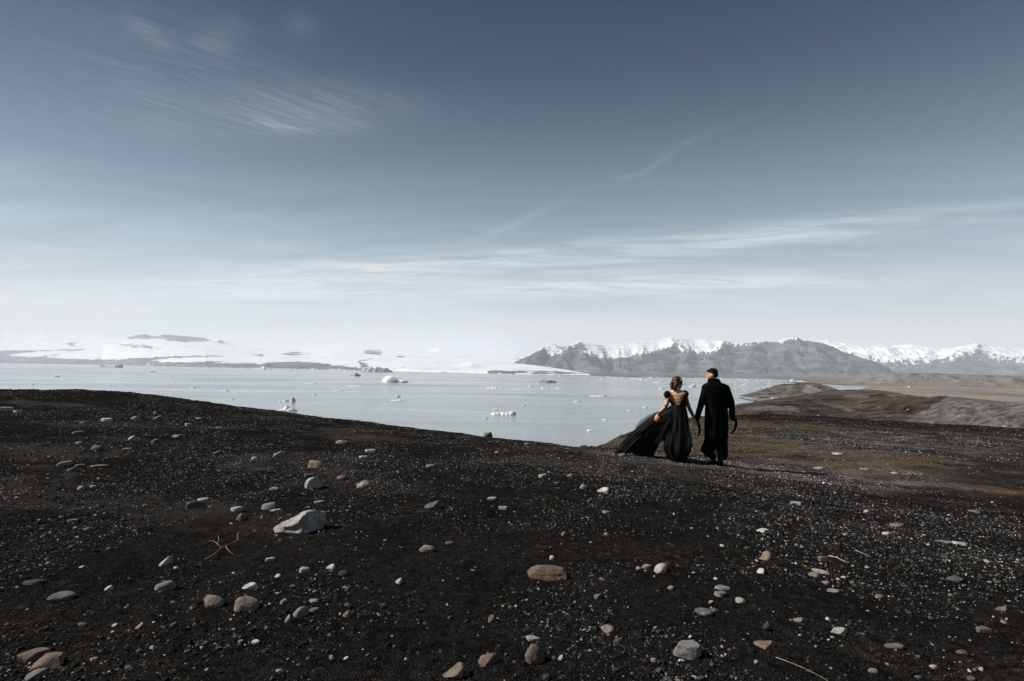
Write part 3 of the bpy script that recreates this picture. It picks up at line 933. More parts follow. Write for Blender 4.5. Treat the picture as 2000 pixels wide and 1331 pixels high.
# centre x, foot y, width, height (all in picture pixels), colour, shape, look
STONES = [
    (585, 1060, 96, 60, 'pale', 'wedge', 'big pale wedge-shaped boulder casting a black shadow'),
    (612, 964, 34, 26, 'pale', 'round', 'rounded half-lit pale stone'),
    (708, 958, 28, 16, 'pink', 'block', 'brick-shaped pinkish stone'),
    (380, 1000, 36, 20, 'blue', 'round', 'smooth blue-grey hump-backed stone'),
    (847, 1000, 37, 21, 'blue', 'angular', 'dark blue-grey pointed stone beside dry straw'),
    (615, 919, 36, 16, 'tan', 'slab', 'flat tan-grey stone'),
    (546, 897, 25, 13, 'lgrey', 'wedge', 'small grey sloping stone'),
    (834, 1083, 30, 17, 'pink', 'round', 'smooth pinkish oval cobble'),
    (323, 1160, 36, 21, 'lgrey', 'round', 'speckled grey egg-shaped cobble'),
    (325, 1110, 29, 21, 'pale', 'angular', 'jagged white-faced stone'),
    (418, 1195, 40, 31, 'tan', 'round', 'fat grey-tan rounded cobble'),
    (482, 1201, 47, 33, 'tan', 'round', 'long tan oval cobble tilted up to the right'),
    (488, 1158, 33, 18, 'white', 'angular', 'rough whitish stone'),
    (587, 1211, 30, 25, 'lgrey', 'round', 'grey knobbly stone'),
    (612, 1198, 22, 10, 'grey', 'slab', 'thin grey sliver of stone'),
    (556, 1183, 18, 13, 'pink', 'round', 'small round pinkish pebble'),
    (595, 1124, 20, 12, 'pale', 'slab', 'small pale diamond-shaped slab'),
    (646, 1113, 19, 12, 'white', 'angular', 'small whitish triangular chip'),
    (528, 1100, 18, 10, 'pale', 'slab', 'small pale flat chip'),
    (677, 1209, 16, 14, 'orange', 'angular', 'small crumbly orange stone'),
    (525, 999, 29, 14, 'lgrey', 'slab', 'flat grey slab'),
    (540, 1003, 24, 8, 'pale', 'slab', 'thin pale slab'),
    (462, 1004, 24, 12, 'pale', 'slab', 'flat whitish flake'),
    (470, 1020, 19, 15, 'brown', 'angular', 'small brownish stone'),
    (624, 987, 21, 7, 'lgrey', 'slab', 'thin flat grey pebble'),
    (536, 962, 19, 9, 'lgrey', 'round', 'small rounded grey pebble'),
    (667, 940, 20, 9, 'grey', 'round', 'low dark grey stone'),
    (605, 934, 25, 8, 'dgrey', 'slab', 'low blackish slab'),
    (668, 870, 25, 9, 'lgrey', 'round', 'low grey dome-shaped stone'),
    (396, 980, 23, 7, 'pale', 'slab', 'thin whitish slab'),
    (723, 886, 22, 7, 'pale', 'slab', 'thin pale slanting slab'),
    (710, 898, 18, 6, 'pale', 'slab', 'small flat whitish pebble'),
    (841, 915, 19, 7, 'pink', 'slab', 'small flat pinkish stone'),
    (497, 901, 11, 7, 'white', 'round', 'tiny round white pebble'),
    (562, 1224, 11, 18, 'lgrey', 'angular', 'narrow upright grey chip'),
    (672, 1129, 17, 12, 'dgrey', 'round', 'small dark round pebble'),
    (779, 1146, 13, 12, 'white', 'angular', 'small bright white chip'),
    (611, 1179, 19, 8, 'pale', 'slab', 'small pale bar-shaped pebble'),
    (879, 1067, 19, 8, 'red', 'slab', 'small reddish flake'),
    (10, 807, 26, 9, 'pale', 'slab', 'long pale slab cut by the left picture edge'),
    (34, 808, 14, 5, 'white', 'slab', 'narrow white pebble'),
    (210, 827, 23, 8, 'white', 'slab', 'flat bright whitish stone'),
    (265, 822, 15, 7, 'pale', 'round', 'small pale domed stone'),
    (306, 823, 18, 8, 'grey', 'wedge', 'grey humped stone with a white chip behind it'),
    (303, 812, 6, 6, 'white', 'angular', 'tiny upright white chip'),
    (238, 846, 24, 10, 'grey', 'wedge', 'dark sloping stone'),
    (153, 850, 23, 7, 'brown', 'slab', 'flat brownish stone'),
    (168, 830, 22, 6, 'grey', 'slab', 'low dark grey flake'),
    (368, 835, 18, 7, 'pale', 'slab', 'small pale flat stone'),
    (388, 821, 19, 5, 'grey', 'slab', 'thin grey flake'),
    (347, 857, 23, 7, 'tan', 'slab', 'long flat tan stone'),
    (305, 871, 17, 11, 'red', 'round', 'rounded reddish-brown stone'),
    (189, 883, 22, 11, 'grey', 'round', 'rounded mid-grey stone'),
    (257, 863, 15, 9, 'pale', 'angular', 'small pale angular stone'),
    (250, 882, 20, 6, 'pink', 'slab', 'thin pinkish flake'),
    (155, 870, 14, 7, 'lgrey', 'round', 'small light grey pebble'),
    (127, 914, 25, 10, 'lgrey', 'slab', 'long light slab tilted up to the right'),
    (154, 915, 22, 8, 'tan', 'slab', 'flat tan-grey slab'),
    (139, 925, 19, 10, 'grey', 'wedge', 'dark grey wedge'),
    (197, 914, 38, 8, 'brown', 'slab', 'very long thin brown slab'),
    (142, 1025, 22, 9, 'grey', 'slab', 'flat grey flake'),
    (158, 960, 13, 8, 'pale', 'round', 'small pale rounded pebble'),
    (182, 956, 13, 6, 'pale', 'slab', 'small pale flat pebble'),
    (430, 840, 21, 5, 'tan', 'slab', 'thin tan flake'),
    (425, 890, 22, 9, 'dgrey', 'angular', 'blackish angular stone'),
    (498, 899, 9, 6, 'pale', 'round', 'tiny pale pebble'),
    (173, 1041, 15, 9, 'grey', 'round', 'small grey-blue pebble'),
    (66, 1147, 40, 14, 'dgrey', 'round', 'dark curved stone half sunk in gravel'),
    (122, 1177, 47, 21, 'grey', 'round', 'half-buried dark stone with a lit upper edge'),
    (212, 1157, 17, 12, 'white', 'angular', 'small white chip'),
    (70, 1297, 54, 32, 'brown', 'slab', 'tilted brownish-grey slab, upper piece of the cracked rock in the corner'),
    (92, 1316, 62, 36, 'brown', 'angular', 'jagged brownish-grey block, middle piece of the cracked rock in the corner'),
    (70, 1333, 44, 28, 'grey', 'angular', 'dark jagged block, lowest piece of the cracked rock in the corner'),
    (162, 1223, 17, 9, 'grey', 'round', 'small dull grey pebble'),
    (272, 1233, 16, 12, 'pink', 'angular', 'small pinkish chip'),
    (184, 1294, 17, 10, 'lgrey', 'slab', 'small greyish flat chip'),
    (469, 1257, 13, 6, 'lgrey', 'slab', 'tiny thin grey flake'),
    (885, 1333, 46, 32, 'tan', 'wedge', 'long tan rock cut by the bottom picture edge'),
    (546, 1320, 17, 8, 'lgrey', 'round', 'small smooth grey pebble'),
    (648, 1290, 11, 10, 'pale', 'round', 'tiny pale round pebble'),
    (644, 1243, 13, 7, 'blue', 'slab', 'tiny blue-grey flake'),
    (750, 1191, 13, 11, 'dgrey', 'round', 'small dark grey round pebble'),
    (1070, 1138, 82, 35, 'brown', 'round', 'broad flat-topped brown-grey boulder'),
    (1078, 1097, 10, 9, 'white', 'round', 'tiny white pebble'),
    (1290, 1126, 27, 21, 'pale', 'angular', 'pale folded-looking stone'),
    (1262, 1114, 20, 11, 'lgrey', 'slab', 'thin light grey curved flake'),
    (1247, 1118, 11, 9, 'pink', 'angular', 'tiny pinkish chip'),
    (1168, 1176, 17, 14, 'blue', 'angular', 'small bluish pointed stone'),
    (1310, 1155, 12, 8, 'pink', 'round', 'small pinkish-white pebble'),
    (1187, 1239, 26, 17, 'pink', 'angular', 'pale three-cornered stone'),
    (961, 1220, 18, 15, 'brown', 'angular', 'small dark brown triangular stone'),
    (954, 1310, 42, 32, 'brown', 'angular', 'brown blunt-ended rock'),
    (1044, 1306, 41, 40, 'brown', 'round', 'round brown pitted rock'),
    (1041, 1254, 32, 13, 'pale', 'slab', 'long pale splinter'),
    (1341, 1293, 54, 38, 'lgrey', 'slab', 'tilted grey slab sloping down to the right'),
    (1374, 1209, 34, 19, 'grey', 'angular', 'dull grey broken stone'),
    (1393, 1201, 26, 13, 'grey', 'wedge', 'flat grey piece touching a broken stone'),
    (1277, 1297, 12, 10, 'pink', 'round', 'small pinkish round pebble'),
    (1184, 1047, 11, 8, 'tan', 'round', 'small tan oval pebble'),
    (1095, 1291, 12, 12, 'white', 'angular', 'small bluish-white chip'),
    (1067, 1329, 16, 14, 'dgrey', 'round', 'dark round pebble'),
    (1495, 1272, 46, 23, 'orange', 'angular', 'orange-brown rusty rock'),
    (1640, 1245, 43, 18, 'pale', 'wedge', 'pale grey arched rock'),
    (1492, 1100, 27, 19, 'tan', 'wedge', 'tan-grey sloping stone'),
    (1604, 1123, 34, 10, 'pale', 'slab', 'long pale flat slab'),
    (1593, 1132, 29, 14, 'tan', 'round', 'tan cobble under a pale slab'),
    (1411, 1156, 33, 12, 'lgrey', 'slab', 'thin grey curved slab'),
    (1408, 1170, 26, 13, 'pink', 'slab', 'pinkish-white flat chip'),
    (1488, 1127, 21, 14, 'white', 'angular', 'white jagged chip'),
    (1446, 1181, 21, 13, 'pale', 'angular', 'pale angular chip'),
    (1629, 1159, 25, 9, 'pink', 'slab', 'flat pinkish stone'),
    (1608, 1101, 22, 12, 'grey', 'slab', 'dark curved flake'),
    (1560, 1218, 22, 13, 'pink', 'angular', 'pinkish broken stone'),
    (1497, 1237, 15, 16, 'dgrey', 'angular', 'small blackish upright stone'),
    (1491, 1044, 34, 12, 'white', 'slab', 'long whitish slab with a drooping end'),
    (1613, 1142, 16, 7, 'lgrey', 'slab', 'small light grey flake'),
    (1744, 1271, 39, 15, 'grey', 'slab', 'long grey tapered slab'),
    (1826, 1311, 19, 10, 'pale', 'round', 'small pale pebble'),
    (1920, 1241, 32, 18, 'brown', 'slab', 'dull brown-grey slab'),
    (1864, 1137, 27, 11, 'blue', 'slab', 'flat blue-grey slab'),
    (1957, 1199, 28, 12, 'tan', 'wedge', 'pointed tan flake'),
    (1845, 1063, 30, 8, 'lgrey', 'slab', 'long thin grey slab'),
    (1874, 1068, 23, 8, 'white', 'slab', 'long thin white slab'),
    (1719, 1175, 19, 11, 'tan', 'round', 'small tan cobble'),
    (1878, 1281, 22, 11, 'brown', 'round', 'small dark brown cobble'),
    (1706, 1319, 19, 12, 'lgrey', 'round', 'small grey cobble'),
    (953, 861, 18, 14, 'grey', 'angular', 'dark blocky stone standing on the crest against the water'),
    (1216, 894, 15, 7, 'grey', 'round', 'low grey stone beside the tip of the dress'),
    (1173, 966, 33, 12, 'white', 'wedge', 'bright white two-lobed stone'),
    (1140, 957, 17, 8, 'pale', 'slab', 'pale pointed flake'),
    (961, 978, 19, 6, 'pale', 'slab', 'thin cream-coloured flake'),
    (983, 997, 21, 7, 'lgrey', 'slab', 'thin grey flake'),
    (1185, 1006, 18, 8, 'lgrey', 'round', 'small grey oval pebble'),
    (1114, 936, 16, 8, 'pink', 'wedge', 'small pinkish sloping stone'),
    (1059, 937, 18, 8, 'pale', 'slab', 'small pale flake'),
    (971, 888, 10, 4, 'pale', 'slab', 'tiny pale flake'),
    (1139, 878, 17, 7, 'dgrey', 'round', 'low dark stone on the crest'),
    (1029, 872, 13, 6, 'grey', 'round', 'small dark stone near the crest'),
    (1102, 1049, 12, 9, 'orange', 'round', 'small orange-tan pebble'),
    (1750, 1032, 32, 11, 'orange', 'round', 'low orange-tan domed stone'),
    (1554, 989, 21, 8, 'pale', 'slab', 'pale slanting flake'),
    (1778, 930, 17, 6, 'brown', 'round', 'small brown dome'),
    (1636, 890, 21, 5, 'white', 'slab', 'thin white flake'),
    (1597, 918, 20, 5, 'pale', 'slab', 'thin pale flake'),
    (1746, 927, 16, 4, 'white', 'slab', 'narrow white flake'),
    (1690, 919, 21, 4, 'lgrey', 'slab', 'narrow grey flake'),
    (1903, 1004, 21, 7, 'lgrey', 'slab', 'grey slanting flake'),
    (1733, 1047, 18, 7, 'white', 'slab', 'narrow whitish flake'),
    (1691, 1004, 13, 7, 'pale', 'angular', 'small pale chip'),
]
LANDMARKS = [((585, 1030), 'big wedge-shaped boulder'), ((1070, 1120), 'broad brown-grey boulder'), ((1395, 905), 'man in the long coat'), ((1320, 898), 'woman in black'),
             ((1044, 1285), 'round brown pitted rock'), ((1495, 1260), 'orange-brown rusty rock'), ((612, 950), 'rounded half-lit pale stone'), ((90, 1300), 'cracked corner rock'),
             ((450, 1184), 'pair of tan cobbles'), ((380, 990), 'blue-grey hump-backed stone'), ((1640, 1236), 'pale grey arched rock'), ((953, 855), 'blocky stone on the crest'),
             ((847, 990), 'dark pointed stone with straw'), ((1173, 960), 'two-lobed white stone'), ((120, 1165), 'half-buried dark stone'), ((1750, 1027), 'orange-tan domed stone'),
             ((190, 877), 'rounded mid-grey stone'), ((305, 865), 'reddish-brown rounded stone'), ((1600, 1122), 'stacked slab and tan cobble'), ((1744, 1263), 'long grey tapered slab'),
             ((430, 1062), 'dry branched twig')]


def relation(x, y, skip=0):
    ds = sorted((math.hypot(x - a, (y - b) * 1.6), (a, b), n) for (a, b), n in LANDMARKS if math.hypot(x - a, y - b) > 24)
    d, (a, b), n = ds[skip]
    dx, dy = x - a, y - b
    word = []
    if abs(dy) > 0.45 * abs(dx):
        word.append('behind' if dy < 0 else 'in front of')
    if abs(dx) > 0.9 * abs(dy):
        word.append('left of' if dx < 0 else 'right of')
    if len(word) == 2:
        word = [word[0].replace(' of', ''), word[1]]
    return ' and '.join(word).replace('in front and', 'before and') + ' the ' + n


def area(x, y):
    return ('at far left' if x < 260 else 'on the left' if x < 560 else 'left of centre' if x < 900 else 'in the centre' if x < 1200 else 'right of centre' if x < 1560 else 'on the right' if x < 1800 else 'at far right')


OVERRIDE = {(418, 1195): 'fat grey-tan rounded cobble, left one of the pair of tan cobbles', (482, 1201): 'long tan oval cobble, right one of the pair, tilted up to the right',
            (1341, 1293): 'tilted grey slab between the round brown pitted rock and the rusty rock', (1491, 1044): 'long whitish slab with a drooping end in front of the man',
            (1604, 1123): 'long pale flat slab lying against a tan cobble', (1593, 1132): 'tan cobble just in front of a long pale flat slab',
            (127, 914): 'long light slab tilted up to the right beside two darker flat stones', (1029, 872): 'small dark stone near the crest, right of the blocky stone',
            (1374, 1209): 'dull grey broken stone touching a flatter grey piece', (1393, 1201): 'flatter grey piece touching the right side of a dull broken stone',
            (1139, 878): 'low dark stone on the crest left of the tip of the dress'}
used_labels = set()
for i, (sx, sy, sw, sh, colr, shp, look) in enumerate(STONES):
    _, Dn = ground_hit(sx, sy - 1)
    c0, D0 = ground_hit(sx, max(sy - sh * 0.42, 0))
    if D0 > Dn * 1.35:
        c0, D0 = ground_hit(sx, sy - 1)
    dep = math.atan2(CAM[2] - c0[2], D0)
    wm, hm = sw * D0 / F_PX, sh * D0 / F_PX
    dm = wm * {'round': 0.8, 'angular': 0.8, 'slab': 0.7, 'wedge': 0.65, 'block': 0.6}[shp]
    H = (hm - dm * math.sin(dep)) / math.cos(dep)
    floor_ = {'slab': 0.30, 'round': 0.5, 'angular': 0.5, 'wedge': 0.5, 'block': 0.6}[shp] * hm
    if H < floor_:
        H = floor_
        dm = min(max((hm - H * math.cos(dep)) / math.sin(dep), 0.35 * wm), 1.1 * wm)
    if i == 0:
        H *= 0.86
    sub = 5 if sw > 70 else 4 if sw > 30 else 3
    v, f = rock_shape(shp, 900 + i * 7, sub, (0.75, -0.62, 0.22, 0.25) if i in (0, 1, 3, 4, 9, 12, 13, 63) else (0.7, -0.6, 0.1, 0.5) if i % 3 == 0 else None)
    v = v * np.array([wm / 2, dm / 2, H * 0.90])
    v[:, 2] += H * 0.10
    if i == 0:                                   # weathered hollows on the near face of the big boulder
        for (hx, hz, hr) in ((-0.35, 0.25, 0.22), (-0.12, 0.12, 0.2), (0.1, 0.3, 0.14)):
            g = np.exp(-(((v[:, 0] / (wm / 2) - hx) / hr) ** 2 + ((v[:, 2] / H - hz) / (hr * 0.8)) ** 2)) * (v[:, 1] < 0)
            v[:, 1] += g * dm * 0.13
    rz = rng.uniform(-0.25, 0.25)
    if 'tilted up to the right' in look:
        rz = 0.5
    if 'down to the right' in look or 'slanting' in look or (sx > 1450 and shp == 'slab' and sy < 1140):
        rz = -0.5
    tl = rng.uniform(-0.22, 0.22)
    v[:, 2] += v[:, 0] * tl * min(1.0, 2 * H / wm)
    ca, sa = math.cos(rz), math.sin(rz)
    v = np.stack([v[:, 0] * ca - v[:, 1] * sa, v[:, 0] * sa + v[:, 1] * ca, v[:, 2]], -1)
    noun = 'boulder' if sw > 60 else 'rock' if sw > 38 else 'stone' if sw > 15 else 'pebble'
    o = link(noun, make_mesh(noun, v, f, True), STONE_MAT[colr], loc=c0)
    base_label = look
    lab = look + ' ' + relation(sx, sy)
    if len(look.split()) > 8 or 'corner' in look or 'picture edge' in look or 'dress' in look or 'big pale' in look or 'crest' in look and sw > 15:
        lab = look
    lab = OVERRIDE.get((sx, sy), lab)
    if len(lab.split()) < 4:
        lab += ' ' + relation(sx, sy)
    k = 1
    while lab in used_labels:
        lab = look + ' ' + relation(sx, sy, k)
        k += 1
    used_labels.add(lab)
    tag(o, ' '.join(lab.split()[:16]), 'rock' if noun in ('rock', 'boulder') else noun, 'loose stones on the gravel')

# ------------------------------------------------------------------ gravel and dead grass, scattered
def scatter(name, pts, scl, rot, idx, col, protos, label):
    me = make_mesh(name, pts, [])
    for nm, val, kind in (('scl', scl, 'FLOAT_VECTOR'), ('rot', rot, 'FLOAT_VECTOR'), ('col', col, 'FLOAT_COLOR')):
        a = me.attributes.new(nm, kind, 'POINT')
        if kind == 'FLOAT_COLOR':
            val = np.concatenate([val, np.ones((len(val), 1))], 1)
            a.data.foreach_set('color', np.asarray(val, np.float32).ravel())
        else:
            a.data.foreach_set('vector', np.asarray(val, np.float32).ravel())
    a = me.attributes.new('idx', 'INT', 'POINT')
    a.data.foreach_set('value', np.asarray(idx, np.int32))
    o = link(name, me)
    coll = bpy.data.collections.new(name + '_shapes')
    for p in protos:
        coll.objects.link(p)
    ng = bpy.data.node_groups.new(name, 'GeometryNodeTree')
    ng.interface.new_socket('Geometry', in_out='INPUT', socket_type='NodeSocketGeometry')
    ng.interface.new_socket('Geometry', in_out='OUTPUT', socket_type='NodeSocketGeometry')
    nd, lk = ng.nodes, ng.links
    gi, go = nd.new('NodeGroupInput'), nd.new('NodeGroupOutput')
    ci = nd.new('GeometryNodeCollectionInfo')
    ci.inputs['Collection'].default_value = coll
    ci.inputs['Separate Children'].default_value = True
    ci.inputs['Reset Children'].default_value = True
    iop = nd.new('GeometryNodeInstanceOnPoints')
    iop.inputs['Pick Instance'].default_value = True

    def attr(n_, ty):
        q = nd.new('GeometryNodeInputNamedAttribute')
        q.data_type = ty
        q.inputs['Name'].default_value = n_
        return q.outputs['Attribute']
    lk.new(gi.outputs[0], iop.inputs['Points'])
    lk.new(ci.outputs[0], iop.inputs['Instance'])
    lk.new(attr('idx', 'INT'), iop.inputs['Instance Index'])
    lk.new(attr('rot', 'FLOAT_VECTOR'), iop.inputs['Rotation'])
    lk.new(attr('scl', 'FLOAT_VECTOR'), iop.inputs['Scale'])
    lk.new(iop.outputs[0], go.inputs[0])
    md = o.modifiers.new('scatter', 'NODES')
    md.node_group = ng
    return tag(o, label, kind='stuff')


mat_pebble, t = material('pebble')
ia = t.n('ShaderNodeAttribute', attribute_name='col', attribute_type='INSTANCER')
tc_ = t.n('ShaderNodeTexCoord')
nz = t.n('ShaderNodeTexNoise', {'Vector': (tc_, 'Object'), 'Scale': 3.0, 'Detail': 5.0, 'Roughness': 0.7})
cc = t.mix(1.0, (ia, 'Color'), t.smooth(nz, 0.3, 0.7, 0.7, 1.25), 'MULTIPLY')
finish(mat_pebble, t, cc, 0.9, None, 0.08)
protos = []
for k in range(12):
    v, f = rock_shape(['round', 'angular', 'slab', 'wedge'][k % 4], 3000 + k, 2)
    mm = make_mesh('pebble_shape', v, f, k % 4 == 0)
    mm.materials.append(mat_pebble)
    protos.append(bpy.data.objects.new('pebble_shape_%02d' % k, mm))


def sector(n, r0, r1, power, half=48):
    uu = rng.random(n)
    e = 2 - power
    r = (r0 ** e + uu * (r1 ** e - r0 ** e)) ** (1 / e)
    a = np.radians(rng.uniform(-half, half, n))
    return r * np.sin(a), r * np.cos(a), r


N = 620000
gx, gy, gr = sector(N, 2.2, 42, 1.25)
inside_ = gr < crest_range(np.arctan2(gx, gy)) + 1.5
ms = moss_at(gx, gy)
clump = fbm(gx * 0.9, gy * 0.9, 3, 500) * 0.6 + fbm(gx * 0.22, gy * 0.22, 2, 505) * 0.6
keep = inside_ & (rng.random(N) < np.clip(0.5 + 1.15 * clump - 0.5 * ms, 0.06, 1) * np.clip(15 / gr, 0.25, 1))
gx, gy, gr, ms = gx[keep], gy[keep], gr[keep], ms[keep]
N = len(gx)
size = np.exp(rng.normal(math.log(0.0046), 0.5, N))
size = np.clip(size, 0.0025, 0.016)
size = np.maximum(size, 0.00075 * gr)
fl = rng.uniform(0.35, 0.85, N)
scl = np.stack([size * rng.uniform(0.8, 1.5, N), size * rng.uniform(0.8, 1.3, N), size * fl], -1)
rot = np.stack([rng.normal(0, 0.3, N), rng.normal(0, 0.3, N), rng.uniform(0, 6.28, N)], -1)
gz = height(gx, gy) + size * fl * 0.35
u_ = rng.random(N) * np.where(rng.random(N) < np.clip((gr - 13) / 30, 0, 0.6), 0.7, 1.0)
tone_ = np.select([u_ < 0.58, u_ < 0.90, u_ < 0.95], [rng.uniform(0.003, 0.012, N), rng.uniform(0.016, 0.06, N), rng.uniform(0.11, 0.30, N)], rng.uniform(0.06, 0.22, N))
tint = np.ones((N, 3))
warm = u_ >= 0.95
tint[warm] = np.array([1.08, 0.87, 0.73])
tint += rng.normal(0, 0.03, (N, 3))
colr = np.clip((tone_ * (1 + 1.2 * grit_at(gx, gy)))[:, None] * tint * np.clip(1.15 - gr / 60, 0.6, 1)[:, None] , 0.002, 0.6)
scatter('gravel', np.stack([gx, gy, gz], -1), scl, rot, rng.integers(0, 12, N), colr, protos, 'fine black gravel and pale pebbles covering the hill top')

# dead grass and moss fuzz
mat_grass, t = material('dead_grass')
ia = t.n('ShaderNodeAttribute', attribute_name='col', attribute_type='INSTANCER')
finish(mat_grass, t, (ia, 'Color'), 0.9, None, 0.0)
gprotos = []
for k in range(6):
    r = np.random.default_rng(700 + k)
    vv, ff = [], []
    for b in range(14):
        a, ln, lean = r.uniform(0, 6.28), r.uniform(0.5, 1.0), r.uniform(0.5, 1.3)
        bx_, by_ = r.normal(0, 0.35, 2)
        dx_, dy_ = math.cos(a), math.sin(a)
        px_, py_ = -dy_ * 0.035, dx_ * 0.035
        prev = None
        for q, (wd, tq) in enumerate(((1, 0), (0.8, 0.5), (0.15, 1.0))):
            hx, hz = lean * tq * tq * ln, ln * (tq - 0.35 * tq * tq)
            cx_, cy_ = bx_ + dx_ * hx, by_ + dy_ * hx
            vv += [(cx_ - px_ * wd, cy_ - py_ * wd, hz), (cx_ + px_ * wd, cy_ + py_ * wd, hz)]
            if q:
                n_ = len(vv)
                ff.append((n_ - 4, n_ - 3, n_ - 1, n_ - 2))
    mm = make_mesh('grass_shape', np.array(vv), ff, True)
    mm.materials.append(mat_grass)
    gprotos.append(bpy.data.objects.new('grass_shape_%02d' % k, mm))
N = 90000
gx, gy, gr = sector(N, 2.2, 40, 1.2)
inside_ = gr < crest_range(np.arctan2(gx, gy)) + 1.0
ms = moss_at(gx, gy)
keep = inside_ & (rng.random(N) < np.clip(ms * 1.5 - 0.2, 0.03, 1))
gx, gy = gx[keep], gy[keep]
for (bx_, by_, rad, cnt) in ((525, 1030, 0.16, 110), (560, 1012, 0.14, 60), (812, 991, 0.16, 120), (600, 925, 0.14, 60), (470, 1060, 0.2, 60)):
    c0, _ = ground_hit(bx_, by_)
    gx = np.concatenate([gx, c0[0] + rng.normal(0, rad, cnt)])
    gy = np.concatenate([gy, c0[1] + rng.normal(0, rad * 0.6, cnt)])
N = len(gx)
gr = np.hypot(gx, gy)
size = np.maximum(rng.uniform(0.012, 0.034, N), 0.0011 * gr)
scl = np.stack([size, size, size * 0.7], -1)
rot = np.stack([0 * size, 0 * size, rng.uniform(0, 6.28, N)], -1)
tn = rng.uniform(0.35, 1.0, N) ** 1.8
colr = tn[:, None] * np.array([0.085, 0.060, 0.040])
scatter('dead_grass', np.stack([gx, gy, height(gx, gy)], -1), scl, rot, rng.integers(0, 6, N), colr, gprotos, 'low brown moss and dead grass between the gravel')


# ------------------------------------------------------------------ twigs
def tube(paths, seg=6):
    """paths: list of (points, radii)"""
    V, Fc = [], []
    for pts, rad in paths:
        pts = np.asarray(pts, float)
        n = len(pts)
        rad = np.broadcast_to(np.asarray(rad, float), (n,))
        base = len(V)
        for i in range(n):
            d = pts[min(i + 1, n - 1)] - pts[max(i - 1, 0)]
            d /= np.linalg.norm(d) + 1e-9
            a = np.cross(d, (0, 0, 1.0))
            if np.linalg.norm(a) < 1e-3:
                a = np.cross(d, (0, 1.0, 0))
            a /= np.linalg.norm(a)
            b = np.cross(d, a)
            for k in range(seg):
                th = 2 * math.pi * k / seg
                V.append(pts[i] + rad[i] * (math.cos(th) * a + math.sin(th) * b))
        for i in range(n - 1):
            for k in range(seg):
                k2 = (k + 1) % seg
                Fc.append((base + i * seg + k, base + i * seg + k2, base + (i + 1) * seg + k2, base + (i + 1) * seg + k))
        Fc.append(tuple(base + k for k in range(seg))[::-1])
        Fc.append(tuple(base + (n - 1) * seg + k for k in range(seg)))
    return np.array(V), Fc


mat_twig = plain('dry_wood', (0.22, 0.19, 0.16), 0.9, 0.2, 0.4, 40)


def gpath(pxs_, lift):
    out_ = []
    for (a, b), l_ in zip(pxs_, lift):
        q, _ = ground_hit(a, b)
        out_.append(q + np.array([0, 0, l_]))
    return np.array(out_)


def twig(name, branches, label, rad):
    paths = []
    for pts, lf in branches:
        g = gpath(pts, lf)
        paths.append((g, np.linspace(rad, rad * 0.45, len(g))))
    o0 = paths[0][0][0]
    v, f = tube([(g - o0, r_) for g, r_ in paths])
    return tag(link(name, make_mesh(name, v, f), mat_twig, loc=o0), label, 'twig', 'dry twigs on the gravel')


twig('twig', [([(400, 1094), (418, 1086), (432, 1078), (447, 1072), (466, 1066)], [0.01, 0.02, 0.03, 0.035, 0.05]), ([(432, 1078), (424, 1073), (416, 1069), (407, 1068)], [0.03, 0.04, 0.05, 0.05]),
              ([(440, 1076), (447, 1083), (458, 1090)], [0.03, 0.03, 0.02]), ([(424, 1073), (427, 1066), (425, 1061)], [0.04, 0.06, 0.07]), ([(455, 1069), (464, 1067), (463, 1060), (466, 1057)], [0.04, 0.05, 0.07, 0.08])],
     'pale dry branched twig lying left of the big boulder', 0.0022)
twig('twig', [([(1515, 1289), (1545, 1299), (1575, 1311), (1605, 1327), (1625, 1338)], [0.01, 0.012, 0.012, 0.01, 0.006])], 'long thin pale stalk lying at the bottom right edge', 0.0016)
twig('twig', [([(1619, 1089), (1634, 1093), (1648, 1099), (1658, 1103)], [0.012] * 4)], 'short whitish stick lying above the stacked slab and cobble', 0.006)
twig('twig', [([(1671, 1079), (1686, 1084), (1700, 1090)], [0.012] * 3)], 'short thin stick lying right of the whitish stick', 0.004)

# ------------------------------------------------------------------ ice on the lake
def ice_material(name, clean, dirty, amount):
    mt, t = material(name)
    tc_ = t.n('ShaderNodeTexCoord')
    nz = t.n('ShaderNodeTexNoise', {'Vector': (tc_, 'Object'), 'Scale': 0.22, 'Detail': 7.0, 'Roughness': 0.65})
    c = t.mix(t.smooth(nz, 0.62 - amount * 0.4, 0.72 - amount * 0.4), clean, dirty)
    bp = t.n('ShaderNodeBump', {'Strength': 0.5, 'Distance': 0.6, 'Height': nz})
    return finish(mt, t, c, 0.55, (bp, 0), 0.4)


ICE = {'white': ice_material('white_ice', (0.44, 0.455, 0.463), (0.35, 0.395, 0.425), 0.15),
       'blue': ice_material('bluish_ice', (0.4446, 0.4836, 0.4992), (0.2574, 0.3354, 0.3744), 0.12),
       'dirty': ice_material('ash_striped_ice', (0.42, 0.432, 0.432), (0.03, 0.0312, 0.033), 0.5),
       'black': ice_material('ash_covered_ice', (0.16, 0.17, 0.18), (0.03, 0.032, 0.035), 0.8)}


